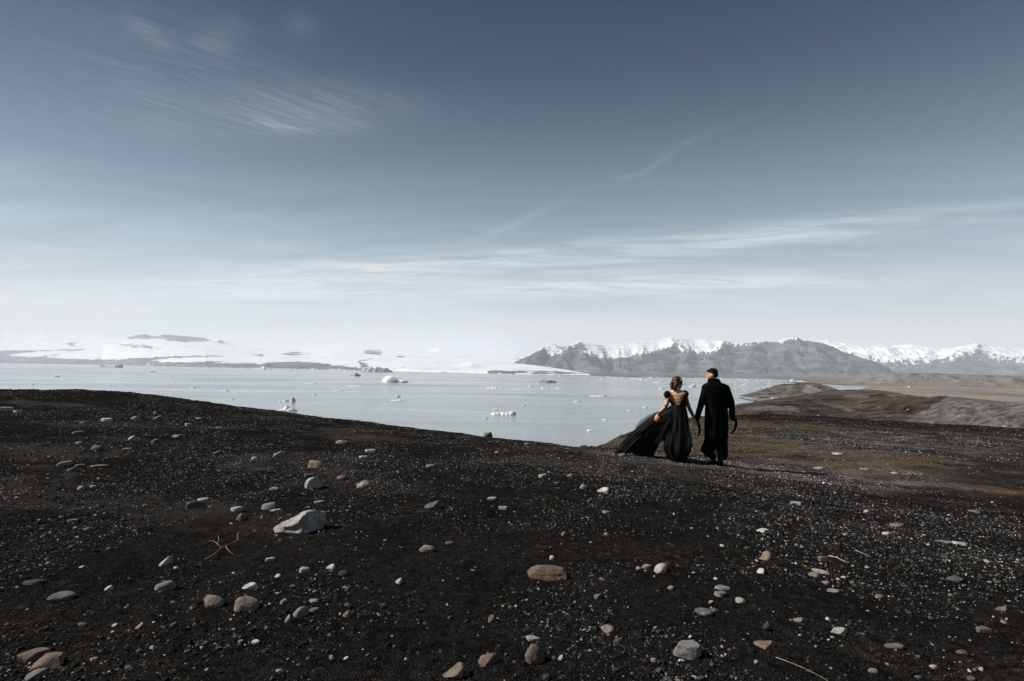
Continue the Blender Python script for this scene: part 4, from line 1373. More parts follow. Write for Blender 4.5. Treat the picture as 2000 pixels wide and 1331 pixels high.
def berg_mesh(wd, dp, ht, prof, seed, nu=26, nv=11):
    """ice block with a given skyline profile along its length, water line at z = 0"""
    r = np.random.default_rng(seed)
    us = np.linspace(-1, 1, nu)
    vs_ = np.linspace(-1, 1, nv)
    px_ = np.linspace(-1, 1, len(prof))
    hu = np.interp(us, px_, prof)
    V = np.zeros((nv, nu, 3))
    wob = 1 + 0.25 * fbm(us * 2.3, us * 0 + seed, 3, seed)
    wid = np.clip(1 - np.abs(us) ** 4, 0.05, 1) ** 0.5 * wob
    for j, vv in enumerate(vs_):
        edge = (1 - abs(vv) ** 3)
        V[j, :, 0] = us * wd / 2
        V[j, :, 1] = vv * dp / 2 * wid
        V[j, :, 2] = ht * hu * edge * (1 + (0.14 if ht > 9 else 0.3) * fbm(us * 4, us * 0 + vv * 2, 3, seed + 2)) - 0.15 * (abs(vv) > 0.99) * ht - 0.02 * ht
    bot = V.copy()
    bot[:, :, 2] = -0.4 * ht
    n = nu * nv
    verts = np.concatenate([V.reshape(-1, 3), bot.reshape(-1, 3)])
    top = grid_faces(nv, nu)
    fb_ = grid_faces(nv, nu)[:, ::-1] + n
    side = []
    ring = [(0, i) for i in range(nu)] + [(j, nu - 1) for j in range(1, nv)] + [(nv - 1, i) for i in range(nu - 2, -1, -1)] + [(j, 0) for j in range(nv - 2, 0, -1)]
    ids = [a * nu + b for a, b in ring]
    for a, b in zip(ids, ids[1:] + ids[:1]):
        side.append((a, a + n, b + n, b))
    faces = np.concatenate([top, fb_, np.array(side)])
    return make_mesh('iceberg', verts, faces, False)


BERGS = [  # centre x, waterline y, width, height, material, profile, look
    (771, 747, 52, 13, 'blue', (0.1, 0.6, 0.95, 1.0, 0.95, 0.8, 0.5, 0.3, 0.25, 0.3, 0.2), 'largest white iceberg with a steep hump and a low tail'),
    (698, 735, 13, 6, 'black', (0.1, 0.9, 1, 0.8, 0.5, 0.3), 'black ash-covered iceberg'),
    (687, 734, 5, 2, 'black', (0.3, 1, 0.4), 'tiny black ice lump'),
    (1070, 748, 33, 6, 'dirty', (0.3, 0.8, 0.6, 0.9, 0.7, 1, 0.8, 0.7, 0.3), 'black and white striped iceberg'),
    (216, 718, 46, 6, 'dirty', (0.4, 0.8, 0.5, 0.35, 0.3, 0.45, 0.6, 0.7, 0.9, 1), 'long low grey iceberg with an upturned end'),
    (573, 785, 8, 9, 'blue', (0.3, 0.8, 1, 0.7, 0.3), 'small upright pointed iceberg'),
    (555, 784, 19, 4, 'white', (0.6, 0.9, 0.4, 0.7, 1, 0.3), 'low knobbly ice floe'),
    (557, 803, 46, 10, 'white', (0.05, 0.12, 0.2, 0.3, 0.45, 0.8, 1, 0.55, 0.6, 0.4, 0.3), 'broad white floe with a central knob at the gravel crest'),
    (735, 727, 62, 10, 'dirty', (0.4, 0.6, 0.8, 0.7, 0.9, 0.6, 1, 0.9, 0.7, 0.9, 0.5, 0.3), 'broken blocky ice cliff'),
    (515, 722, 34, 6, 'white', (0.1, 0.2, 0.3, 0.9, 1, 0.6, 0.3, 0.2), 'white floe with one tooth'),
    (456, 718, 8, 6, 'white', (0.2, 0.6, 1, 0.3), 'small pointed white iceberg'),
    (398, 716, 44, 5, 'white', (0.2, 0.5, 0.7, 1, 0.8, 0.6, 0.8, 0.4, 0.2), 'long jagged white ice heap'),
    (295, 715, 18, 5, 'white', (0.3, 0.6, 1, 0.5, 0.6, 0.3), 'small jagged white ice heap'),
    (983, 810, 50, 6, 'white', (0.2, 0.6, 0.7, 0.6, 0.75, 0.7, 0.9, 1, 0.8), 'long flat-topped white floe'),
    (968, 801, 10, 3, 'white', (0.3, 1, 0.5), 'small white floe'),
    (948, 818, 9, 3, 'white', (0.4, 1, 0.5), 'small white floe'),
    (777, 783, 28, 3, 'white', (0.3, 0.6, 0.5, 0.8, 1, 0.6, 0.4), 'thin white floe'),
    (777, 776, 11, 5, 'white', (0.2, 0.7, 1, 0.5, 0.3), 'small peaked white floe'),
    (968, 759, 34, 4, 'white', (0.3, 0.7, 1, 0.8, 0.7, 0.6, 0.2), 'long thin white floe'),
    (1168, 775, 32, 4, 'white', (0.2, 0.5, 0.7, 0.5, 0.6, 1, 0.8, 0.3), 'long low white floe'),
    (1065, 759, 17, 3, 'white', (0.5, 1, 0.8, 0.7, 0.4), 'short flat white floe'),
    (1092, 759, 14, 2, 'white', (0.4, 1, 0.8, 0.4), 'thin flat white floe'),
    (1037, 755, 11, 4, 'white', (0.3, 1, 0.6, 0.3), 'small lumpy white floe'),
    (1128, 785, 14, 3, 'white', (0.3, 0.8, 1, 0.4), 'small white floe'),
    (1231, 803, 11, 3, 'white', (0.3, 1, 0.6, 0.3), 'small white floe'),
    (1260, 797, 11, 3, 'white', (0.3, 0.8, 1, 0.3), 'small white floe'),
    (1183, 821, 12, 3, 'white', (0.3, 1, 0.8, 0.2), 'small white floe'),
    (1155, 842, 18, 4, 'white', (0.4, 1, 0.9, 0.5, 0.2), 'bright white floe'),
    (1022, 793, 8, 3, 'white', (0.3, 1, 0.5), 'small white lump of ice'),
    (945, 856, 24, 5, 'white', (0.8, 1, 0.8, 0.7, 0.6), 'white floe half hidden by the dark blocky stone on the crest'),
    (1285, 748, 17, 3, 'white', (0.3, 0.7, 1, 0.8, 0.4), 'white floe out on the water just left of the head of the woman'),
    (1292, 760, 12, 4, 'white', (0.4, 0.8, 1, 0.5), 'lumpy white floe beside the head of the woman'),
    (1352, 756, 13, 6, 'white', (0.1, 0.4, 0.75, 1, 0.5), 'wedge-shaped white iceberg on the water between the two people'),
    (1336, 751, 8, 5, 'white', (0.4, 1, 0.9, 0.4), 'rounded white ice block by the face of the woman'),
    (1243, 741, 22, 3, 'white', (0.3, 1, 0.6, 0.8, 0.3), 'thin white floe at the far shore, up and left of the woman'),
    (64, 752, 8, 3, 'white', (0.3, 1, 0.4), 'small white floe'),
    (110, 736, 13, 2, 'dirty', (0.5, 1, 0.6), 'thin grey floe'),
    (295, 727, 20, 2, 'dirty', (0.5, 0.8, 1, 0.6), 'thin grey floe'),
    (378, 758, 12, 3, 'white', (0.3, 0.8, 1, 0.3), 'small white floe'),
    (327, 751, 11, 2, 'white', (0.4, 1, 0.5), 'small white floe'),
    (442, 763, 11, 3, 'white', (0.3, 1, 0.6), 'small white floe'),
    (454, 780, 9, 3, 'white', (0.3, 1, 0.6), 'small rounded white floe'),
    (614, 771, 9, 3, 'white', (0.4, 1, 0.5), 'small white floe'),
    (608, 750, 22, 2, 'white', (0.4, 0.8, 1, 0.5), 'thin white floe'),
    (694, 755, 28, 2, 'white', (0.5, 0.9, 0.6, 1, 0.5), 'thin white floe'),
    (661, 763, 22, 2, 'white', (0.4, 0.9, 0.7), 'thin white floe'),
    (1548, 747, 11, 6, 'white', (0.3, 0.9, 1, 0.6, 0.4), 'white ice block showing over the headland'),
    (1562, 747, 22, 4, 'white', (0.5, 0.7, 0.6, 1, 0.5, 0.6), 'row of white ice showing over the headland top'),
    (1395, 750, 14, 3, 'white', (0.3, 1, 0.6, 0.4), 'white floe on the water just right of the head of the man'),
    (1454, 752, 11, 2, 'white', (0.3, 1, 0.6), 'small white floe'),
]
ICE_MARKS = [((771, 745), 'largest iceberg'), ((1070, 746), 'striped iceberg'), ((573, 782), 'upright pointed iceberg'), ((216, 716), 'low grey iceberg'), ((983, 808), 'flat-topped floe'),
             ((698, 733), 'black iceberg'), ((1320, 800), 'woman'), ((1155, 840), 'bright white floe'), ((1168, 773), 'long low floe'), ((1510, 776), 'white bus')]
seen_ice = set()
for i, (bx_, by_, bw_, bh_, mk, prof, look) in enumerate(BERGS):
    p = on_level(np.array(bx_, float), np.array(by_, float))
    D_ = float((p - CAM) @ fw)
    wm, hm = bw_ * D_ / F_PX, bh_ * D_ / F_PX * (0.78 if bh_ < 5 else 1.0)
    me = berg_mesh(wm, max(wm * 0.45, hm), hm, prof, 1200 + i, *((44, 19) if bw_ > 40 else (26, 11)))
    if i == 0:                                   # steep hump with a lower tail
        va, fa_ = rock_shape('angular', 4100, 4)
        vb, fb2 = rock_shape('angular', 4107, 3)
        va = va * np.array([0.31 * wm, 0.28 * wm, hm]) + np.array([-0.19 * wm, 0, 0])
        vb = vb * np.array([0.22 * wm, 0.16 * wm, 0.36 * hm]) + np.array([0.27 * wm, 0, 0])
        me = make_mesh('iceberg', np.concatenate([va, vb]), np.concatenate([fa_, fb2 + len(va)]), False)
    o = link('iceberg' if bh_ >= 5 else 'ice_floe', me, ICE[mk], loc=p)
    lab = look
    if len(look.split()) < 9:
        k = 0
        while True:
            ds = sorted((math.hypot(bx_ - a, (by_ - b) * 4), a, b, n_) for (a, b), n_ in ICE_MARKS if math.hypot(bx_ - a, by_ - b) > 6)
            d_, a, b, n_ = ds[k]
            wrd = ('left' if bx_ < a else 'right') if abs(bx_ - a) > 2.5 * abs(by_ - b) else ('beyond' if by_ < b else 'nearer than')
            if wrd in ('left', 'right'):
                wrd += ' of'
            lab = '%s %s the %s' % (look, wrd, n_)
            if lab not in seen_ice:
                break
            k += 1
            if k > 5:
                break
    if lab in seen_ice:
        lab = lab + ', the more distant one'
    seen_ice.add(lab)
    tag(o, lab, 'iceberg' if bh_ >= 5 else 'ice floe', 'ice floating on the lake')

# small brash ice nobody could count
r = np.random.default_rng(77)
dp_ = []
for n_, (xa, xb), (ya, yb), wmax in ((220, (380, 1140), (0.2, 2.0), 9), (230, (1140, 1500), (1.0, 10), 8), (80, (900, 1330), (3, 40), 7), (60, (30, 900), (3, 45), 5), (30, (1000, 1330), (30, 90), 6), (110, (1400, 1540), (2, 26), 8)):
    x_ = r.uniform(xa, xb, n_)
    y_ = interp_px(front + [(1300, 737.5), (1420, 739), (1500, 740.5), (1560, 744)], x_) + ya + (yb - ya) * r.random(n_) ** 1.7
    dp_ += [(a, b, r.uniform(1.5, wmax) ** 1.0) for a, b in zip(x_, y_)]
V, Fc = [], []
for (a, b, wpx) in dp_:
    p = on_level(np.array(a), np.array(b))
    D_ = float((p - CAM) @ fw)
    wm = wpx * D_ / F_PX
    hm = r.uniform(0.3, 1.1) * D_ / F_PX
    k = 8
    th = np.linspace(0, 2 * math.pi, k, endpoint=False)
    rad = wm / 2 * r.uniform(0.7, 1.1, k)
    base = len(V)
    ring_ = np.stack([p[0] + rad * np.cos(th), p[1] + 0.55 * rad * np.sin(th), np.full(k, LAKE_Z - 0.2)], -1)
    mid = np.stack([p[0] + 0.8 * rad * np.cos(th), p[1] + 0.42 * rad * np.sin(th), LAKE_Z + hm * r.uniform(0.5, 1.0, k)], -1)
    V += list(ring_) + list(mid) + [np.array([p[0], p[1], LAKE_Z + hm])]
    for q in range(k):
        q2 = (q + 1) % k
        Fc.append((base + q, base + q2, base + k + q2, base + k + q))
        Fc.append((base + k + q, base + k + q2, base + 2 * k))
tag(link('brash_ice', make_mesh('brash_ice', np.array(V), Fc, False), ICE['white']), 'scattered small bits of drifting brash ice', kind='stuff')


# ------------------------------------------------------------------ landing beach: bus, jetty, boats; hut on the plain
def box_mesh(x0, x1, y0, y1, z0, z1, bev=0.0):
    bm = bmesh.new()
    bmesh.ops.create_cube(bm, size=1.0)
    for v_ in bm.verts:
        v_.co = Vector(((x0 + x1) / 2 + v_.co.x * (x1 - x0), (y0 + y1) / 2 + v_.co.y * (y1 - y0), (z0 + z1) / 2 + v_.co.z * (z1 - z0)))
    if bev:
        bmesh.ops.bevel(bm, geom=list(bm.edges), offset=bev, segments=2, affect='EDGES')
    me_ = bpy.data.meshes.new('box')
    bm.to_mesh(me_)
    bm.free()
    return me_


def prism_mesh(outline, y0, y1, bev=0.0):
    """outline in x,z extruded along y"""
    bm = bmesh.new()
    a = [bm.verts.new((x, y0, z)) for x, z in outline]
    b = [bm.verts.new((x, y1, z)) for x, z in outline]
    bm.faces.new(a)
    bm.faces.new(b[::-1])
    for i in range(len(a)):
        j = (i + 1) % len(a)
        bm.faces.new((a[j], a[i], b[i], b[j]))
    bmesh.ops.recalc_face_normals(bm, faces=list(bm.faces))
    if bev:
        bmesh.ops.bevel(bm, geom=list(bm.edges), offset=bev, segments=2, affect='EDGES')
    me_ = bpy.data.meshes.new('prism')
    bm.to_mesh(me_)
    bm.free()
    return me_


def wheel_mesh(rad, wd):
    bm = bmesh.new()
    bmesh.ops.create_cone(bm, cap_ends=True, segments=20, radius1=rad, radius2=rad, depth=wd)
    bmesh.ops.rotate(bm, verts=bm.verts, cent=(0, 0, 0), matrix=Matrix.Rotation(R(90), 3, 'X'))
    me_ = bpy.data.meshes.new('wheel')
    bm.to_mesh(me_)
    bm.free()
    return me_


mat_white_paint = plain('white_paint', (0.55, 0.55, 0.545), 0.35, 0.5, 0.06, 2)
mat_glass_dark = plain('dark_glass', (0.03, 0.035, 0.04), 0.1, 0.6, 0.05, 2)
mat_tyre = plain('tyre_rubber', (0.02, 0.02, 0.02), 0.8, 0.3, 0.1, 6)
mat_steel = plain('grey_steel', (0.35, 0.35, 0.36), 0.4, 0.5, 0.1, 6)
mat_dark_timber = plain('dark_timber', (0.035, 0.032, 0.03), 0.85, 0.2, 0.3, 3)
mat_roof = plain('grey_sheet_roof', (0.25, 0.25, 0.26), 0.5, 0.4, 0.1, 3)


def empty(name, loc, rz=0.0):
    o = link(name, None, loc=loc)
    o.rotation_euler = (0, 0, rz)
    o.empty_display_size = 0.5
    return o


def ground_below(x, y):
    best = -1e9
    xi = int(round((x - bx[0, 0]) / 3.0))
    yi = int(round((y - by[0, 0]) / 3.0))
    return float(bz[np.clip(yi, 0, bz.shape[0] - 1), np.clip(xi, 0, bz.shape[1] - 1)])


p = on_level(np.array(1513.0), np.array(781.5), -29.1)
p[2] = ground_below(p[0], p[1]) - 0.03
bus = tag(empty('bus', p, R(-20)), 'white bus parked on the grey landing beach below the headland', 'bus')
body = link('body', prism_mesh([(-3.6, 0.6), (3.5, 0.6), (3.75, 1.2), (3.6, 2.0), (3.0, 3.15), (-2.9, 3.15), (-3.7, 2.2)], -1.25, 1.25, 0.1), mat_white_paint, bus)
for sgn_ in (-1, 1):
    for k, (a, b) in enumerate(((-2.8, -1.3), (-1.2, 0.2), (0.3, 1.7))):
        link('window', box_mesh(a, b, sgn_ * 1.255 - 0.02, sgn_ * 1.255 + 0.02, 1.9, 2.75), mat_glass_dark, bus)
    link('door', box_mesh(1.85, 2.7, sgn_ * 1.262 - 0.02, sgn_ * 1.262 + 0.02, 0.75, 2.75), mat_glass_dark, bus)
    for a in (-2.3, 2.3):
        wh = link('wheel', wheel_mesh(0.5, 0.32), mat_tyre, bus, (a, sgn_ * 1.15, 0.5))
        link('rim', wheel_mesh(0.26, 0.34), mat_steel, wh)
    link('headlight', box_mesh(3.66, 3.78, sgn_ * 0.85 - 0.2, sgn_ * 0.85 + 0.2, 0.95, 1.15), mat_steel, bus)
ws = link('windscreen', prism_mesh([(3.62, 2.02), (3.66, 2.04), (3.12, 3.02), (3.08, 3.0)], -1.1, 1.1), mat_glass_dark, bus)


def strip_at(name, pts, width, z0, z1, mat_, label, cat):
    P = np.array([on_level(np.array(float(a)), np.array(float(b)), LAKE_Z + 0.3) for a, b in pts])
    o0 = np.array([P[0][0], P[0][1], LAKE_Z])
    root = tag(empty(name, o0), label, cat)
    for a, b in zip(P[:-1], P[1:]):
        d = b - a
        L_ = math.hypot(d[0], d[1])
        o = link('deck', box_mesh(0, L_, -width / 2, width / 2, z0, z1), mat_, root, (a[0] - o0[0], a[1] - o0[1], 0))
        o.rotation_euler = (0, 0, math.atan2(d[1], d[0]))
        for q in range(3):
            f_ = (q + 0.5) / 3
            link('post', box_mesh(-0.15, 0.15, -0.15, 0.15, -1.2, z1 + 0.5), mat_, root, (a[0] + d[0] * f_ - o0[0], a[1] + d[1] * f_ - o0[1] + width / 2, 0))
    return root


strip_at('jetty', [(1445, 777), (1455, 779.5), (1466, 782), (1480, 784.5), (1492, 787)], 1.4, 0.1, 0.7, mat_dark_timber, 'thin dark floating jetty reaching into the lake beside the beach', 'jetty')
strip_at('timber_ramp', [(1481, 779), (1490, 778.2), (1501, 777.6)], 2.2, 0.9, 2.0, mat_dark_timber, 'dark timber ramp at the water edge left of the bus', 'ramp')


def boat(px_, py_, ln, rz, label):
    p_ = on_level(np.array(float(px_)), np.array(float(py_)))
    root = tag(empty('boat', p_, rz), label, 'boat', 'boats at the jetty')
    n = 14
    xs_ = np.linspace(-ln / 2, ln / 2, n)
    hw = ln * 0.17 * np.clip(1 - np.clip(xs_ / (ln / 2), 0, 1) ** 2.2, 0.03, 1)
    V_, F_ = [], []
    for x_, h_ in zip(xs_, hw):
        rise = 0.12 * ln * max(x_ / (ln / 2), 0) ** 2
        V_ += [(x_, -h_, 0.11 * ln + rise), (x_, -h_ * 0.75, -0.05 * ln), (x_, h_ * 0.75, -0.05 * ln), (x_, h_, 0.11 * ln + rise), (x_, h_ * 0.85, 0.06 * ln + rise), (x_, -h_ * 0.85, 0.06 * ln + rise)]
    for i in range(n - 1):
        for k in range(6):
            k2 = (k + 1) % 6
            F_.append((i * 6 + k, i * 6 + k2, (i + 1) * 6 + k2, (i + 1) * 6 + k))
    F_ += [tuple(range(6)), tuple((n - 1) * 6 + k for k in range(6))[::-1]]
    link('hull', make_mesh('hull', np.array(V_), F_, True), mat_dark_timber, root)
    link('console', box_mesh(-0.1 * ln, 0.02 * ln, -0.07 * ln, 0.07 * ln, 0.04 * ln, 0.24 * ln, 0.02 * ln), mat_tyre, root)
    link('outboard_motor', box_mesh(-0.56 * ln, -0.49 * ln, -0.04 * ln, 0.04 * ln, 0.0, 0.2 * ln, 0.01 * ln), mat_steel, root)
    return root


boat(1476, 785.2, 5.2, R(10), 'dark boat moored at the inner end of the jetty')
boat(1462, 782.3, 2.6, R(25), 'small dark boat, left one of two beside the jetty middle')
boat(1467, 782.2, 2.4, R(-15), 'small dark boat, right one of two beside the jetty middle')

p = on_level(np.array(1777.0), np.array(757.5), -28.2)
hut = tag(empty('hut', p - np.array([0, 0, 0.5]), R(15)), 'tiny white hut standing alone on the tan plain', 'hut')
link('wall', prism_mesh([(-3.4, 0), (3.4, 0), (3.4, 2.4), (0, 2.4), (-3.4, 2.4)], -2, 2), mat_white_paint, hut)
link('roof', prism_mesh([(-3.7, 2.4), (3.7, 2.4), (3.2, 3.2), (-3.2, 3.2)], -2.3, 2.3), mat_white_paint, hut)
link('door', box_mesh(-0.5, 0.5, -2.05, -1.98, 0.0, 2.0), mat_steel, hut)
link('window', box_mesh(1.3, 2.3, -2.05, -1.98, 1.0, 1.8), mat_glass_dark, hut)

# ------------------------------------------------------------------ the couple
mat_skin, t = material('skin')
tc_ = t.n('ShaderNodeTexCoord')
nz = t.n('ShaderNodeTexNoise', {'Vector': (tc_, 'Object'), 'Scale': 14.0, 'Detail': 4.0})
finish(mat_skin, t, t.mix(t.smooth(nz, 0.3, 0.7), (0.42, 0.21, 0.108), (0.50, 0.27, 0.15)), 0.5, None, 0.4)


def cloth(name, lo, hi, rough=0.85, sheen=0.0, alpha=1.0, scale=60.0, thresh=None, spec=0.06):
    mt, t = material(name)
    tc_ = t.n('ShaderNodeTexCoord')
    nz = t.n('ShaderNodeTexNoise', {'Vector': (tc_, 'Object'), 'Scale': scale, 'Detail': 4.0, 'Roughness': 0.6})
    b = t.n('ShaderNodeBsdfPrincipled', {'Base Color': (t.mix(t.smooth(nz, 0.3, 0.7), lo, hi), 2), 'Roughness': rough, 'Specular IOR Level': spec, 'Sheen Weight': sheen, 'Sheen Roughness': 0.4})
    if alpha < 1.0:
        tr = t.n('ShaderNodeBsdfTransparent')
        if thresh:
            vo = t.n('ShaderNodeTexVoronoi', {'Vector': (tc_, 'Object'), 'Scale': thresh}, feature='DISTANCE_TO_EDGE')
            fac = t.smooth((vo, 'Distance'), 0.05, 0.16, min(alpha + 0.42, 1.0), alpha - 0.12)
        else:
            fac = t.smooth(nz, 0.25, 0.75, alpha - 0.08, alpha + 0.08)
        b = t.n('ShaderNodeMixShader', {0: fac, 1: tr, 2: b})
    t.n('ShaderNodeOutputMaterial', {'Surface': b})
    return mt


mat_coat = cloth('black_wool', (0.001, 0.001, 0.0012), (0.0025, 0.0025, 0.0028), 0.95, 0.003)
mat_trouser = cloth('black_trouser_cloth', (0.001, 0.001, 0.0013), (0.003, 0.003, 0.0036), 0.9, 0.004)
mat_skirt = cloth('black_silk_skirt', (0.0012, 0.0013, 0.0015), (0.0038, 0.0043, 0.005), 0.5, 0.006, scale=25)
mat_tulle = cloth('black_tulle', (0.0010, 0.0010, 0.0011), (0.0030, 0.0031, 0.0034), 0.6, 0.004, 0.91, 18)
mat_sheer = cloth('sheer_black_tulle', (0.004, 0.005, 0.006), (0.012, 0.014, 0.015), 0.6, 0.02, 0.62, 12)
mat_lace = cloth('black_lace', (0.006, 0.005, 0.006), (0.02, 0.015, 0.016), 0.8, 0.0, 0.42, 60, 55.0)
mat_bodice = cloth('black_bodice_cloth', (0.002, 0.002, 0.0024), (0.006, 0.0055, 0.006), 0.85, 0.01)
mat_frill = cloth('khaki_underskirt_gauze', (0.05, 0.048, 0.036), (0.13, 0.125, 0.10), 0.8, 0.0, 0.75, 30)
mat_hair_f = plain('dark_brown_hair', (0.042, 0.017, 0.012), 0.5, 0.2, 0.5, 60)
mat_hair_m = plain('black_brown_hair', (0.006, 0.004, 0.0035), 0.8, 0.05, 0.4, 60)
mat_boot = plain('black_leather', (0.003, 0.003, 0.003), 0.6, 0.1, 0.2, 20)
mat_eye = plain('dark_eye', (0.03, 0.02, 0.015), 0.15, 0.5, 0.05, 20)
mat_pearl = plain('pale_hair_ornament', (0.62, 0.52, 0.42), 0.3, 0.5, 0.1, 20)


class Shape:
    """collects closed solids that are then fused into one skin"""

    def __init__(self):
        self.v, self.f, self.n = [], [], 0

    def add(self, v, f):
        self.v.append(np.asarray(v, float))
        self.f += [tuple(int(i) + self.n for i in q) for q in f]
        self.n += len(v)

    def ell(self, c, rad, ax=None):
        v, f = ICO[3]
        q = v * np.asarray(rad, float)
        if ax is not None:
            q = q @ np.asarray(ax)
        self.add(q + np.asarray(c), f)

    def limb(self, pts, rads, seg=16, sub=5):
        """tapered chain with round ends"""
        pts = [np.asarray(p_, float) for p_ in pts]
        P, Rr = [], []
        for i in range(len(pts) - 1):
            for k in range(sub):
                q = k / sub
                P.append(pts[i] * (1 - q) + pts[i + 1] * q)
                Rr.append(rads[i] * (1 - q) + rads[i + 1] * q)
        P.append(pts[-1])
        Rr.append(rads[-1])
        d0 = (P[1] - P[0]) / np.linalg.norm(P[1] - P[0])
        d1 = (P[-1] - P[-2]) / np.linalg.norm(P[-1] - P[-2])
        for q in (0.5, 0.85, 0.98):
            P.insert(0, pts[0] - d0 * Rr[len(Rr) - len(P)] * 0 - d0 * rads[0] * q)
            Rr.insert(0, rads[0] * math.sqrt(1 - q * q))
            P.append(pts[-1] + d1 * rads[-1] * q)
            Rr.append(rads[-1] * math.sqrt(1 - q * q))
        v, f = tube([(np.array(P), np.array(Rr))], seg)
        self.add(v, f)

    def loft(self, rings):
        n = len(rings[0])
        v = np.concatenate(rings)
        f = []
        for i in range(len(rings) - 1):
            for k in range(n):
                k2 = (k + 1) % n
                f.append((i * n + k, i * n + k2, (i + 1) * n + k2, (i + 1) * n + k))
        f.append(tuple(range(n))[::-1])
        f.append(tuple((len(rings) - 1) * n + k for k in range(n)))
        self.add(v, f)

    def mesh(self, name, voxel=None, smooth=3):
        me_ = make_mesh(name, np.concatenate(self.v), self.f, True)
        if voxel is None:
            return me_
        o = bpy.data.objects.new('tmp', me_)
        COL.objects.link(o)
        a = o.modifiers.new('r', 'REMESH')
        a.mode, a.voxel_size, a.use_smooth_shade = 'VOXEL', voxel, True
        if smooth:
            b = o.modifiers.new('s', 'SMOOTH')
            b.factor, b.iterations = 0.5, smooth
        dg = bpy.context.evaluated_depsgraph_get()
        out_ = bpy.data.meshes.new_from_object(o.evaluated_get(dg))
        bpy.data.objects.remove(o)
        out_.name = name
        out_.polygons.foreach_set('use_smooth', np.ones(len(out_.polygons), bool))
        return out_


def ring(c, hx, hy, n=40, mod=None, rot=0.0):
    th = np.linspace(0, 2 * math.pi, n, endpoint=False)
    m_ = 1.0 if mod is None else mod(th)
    x_, y_ = hx * np.cos(th) * m_, hy * np.sin(th) * m_
    return np.stack([c[0] + x_ * math.cos(rot) - y_ * math.sin(rot), c[1] + x_ * math.sin(rot) + y_ * math.cos(rot), np.full(n, c[2])], -1)


def frame_of(face):
    f_ = np.asarray(face, float)
    f_ /= np.linalg.norm(f_)
    s_ = np.cross((0, 0, 1.0), f_)
    s_ /= np.linalg.norm(s_)
    u_ = np.cross(f_, s_)
    return f_, s_, u_           # forward, side (left), up


def head(S, c, face, k=1.0, male=False):
    f_, s_, u_ = frame_of(face)
    ax = np.array([f_, s_, u_])

    def at(a, b, h):
        return np.asarray(c) + k * (a * f_ + b * s_ + h * u_)
    S.ell(at(-0.012, 0, 0.018), (0.096 * k, 0.074 * k, 0.092 * k), ax)
    S.ell(at(0.030, 0, -0.028), (0.062 * k, 0.060 * k, 0.082 * k), ax)
    S.ell(at(0.056, 0, -0.088), (0.030 * k, 0.032 * k, 0.026 * k), ax)
    S.ell(at(0.020, 0, -0.075), (0.055 * k, (0.056 if male else 0.050) * k, 0.038 * k), ax)
    S.ell(at(0.082, 0, 0.022), (0.018 * k, 0.046 * k, 0.014 * k), ax)       # brow
    S.limb([at(0.088, 0, 0.012), at(0.108, 0, -0.026)], [0.009 * k, 0.014 * k])    # nose
    S.ell(at(0.100, 0, -0.032), (0.014 * k, 0.016 * k, 0.010 * k), ax)
    S.ell(at(0.086, 0, -0.055), (0.012 * k, 0.024 * k, 0.007 * k), ax)      # lips
    S.ell(at(0.084, 0, -0.066), (0.012 * k, 0.021 * k, 0.007 * k), ax)
    for b in (-1, 1):
        S.ell(at(-0.006, b * 0.075, -0.012), (0.019 * k, 0.009 * k, 0.032 * k), ax)   # ears
        S.ell(at(0.060, b * 0.042, -0.022), (0.022 * k, 0.018 * k, 0.022 * k), ax)    # cheeks
    return at


def hand(S, wrist, direction, palm_side, curl=0.5, k=1.0, thumb_side=1):
    """palm, four bent fingers of different length and a thumb"""
    d = np.asarray(direction, float)
    d /= np.linalg.norm(d)
    pn = np.asarray(palm_side, float)
    pn -= d * (pn @ d)
    pn /= np.linalg.norm(pn)
    sd_ = np.cross(d, pn) * thumb_side
    w_ = np.asarray(wrist, float)
    ax = np.array([d, sd_, pn])
    S.ell(w_ + d * 0.045 * k, (0.052 * k, 0.038 * k, 0.016 * k), ax)
    for j, (off, ln) in enumerate(((0.028, 0.070), (0.0095, 0.080), (-0.0095, 0.074), (-0.027, 0.058))):
        a = w_ + k * (d * 0.082 + sd_ * off)
        c1, c2 = curl * 0.6, curl * 1.5
        b = a + k * ln * 0.45 * (d * math.cos(c1) + pn * math.sin(c1))
        e = b + k * ln * 0.55 * (d * math.cos(c2) + pn * math.sin(c2))
        S.limb([w_ + k * (d * 0.05 + sd_ * off * 0.8), a, b, e], [0.010 * k, 0.0095 * k, 0.0088 * k, 0.0075 * k], 10, 3)
    a = w_ + k * (d * 0.022 + sd_ * 0.030)
    b = a + k * (d * 0.032 + sd_ * 0.026 + pn * 0.012)
    e = b + k * (d * 0.030 + sd_ * 0.006 + pn * 0.014)
    S.limb([a, b, e], [0.0125 * k, 0.0105 * k, 0.009 * k], 10, 3)


def zoom_pt(D0, O):
    def wp(X_, Y_, dy=0.0):
        return W(np.array(1160 + 0.2 * X_), np.array(690 + 0.2 * Y_), np.array(D0 + dy)) - O
    return wp


def smooth_curve(pts, n, closed=False):
    """Catmull-Rom through points"""
    P = np.asarray(pts, float)
    m_ = len(P)
    out_ = []
    segs = m_ if closed else m_ - 1
    for q in np.linspace(0, segs, n, endpoint=not closed):
        i = min(int(q), segs - 1)
        t_ = q - i
        g = (lambda k: P[k % m_]) if closed else (lambda k: P[min(max(k, 0), m_ - 1)])
        a, b, c, d = g(i - 1), g(i), g(i + 1), g(i + 2)
        out_.append(0.5 * ((2 * b) + (-a + c) * t_ + (2 * a - 5 * b + 4 * c - d) * t_ ** 2 + (-a + 3 * b - 3 * c + d) * t_ ** 3))
    return np.array(out_)


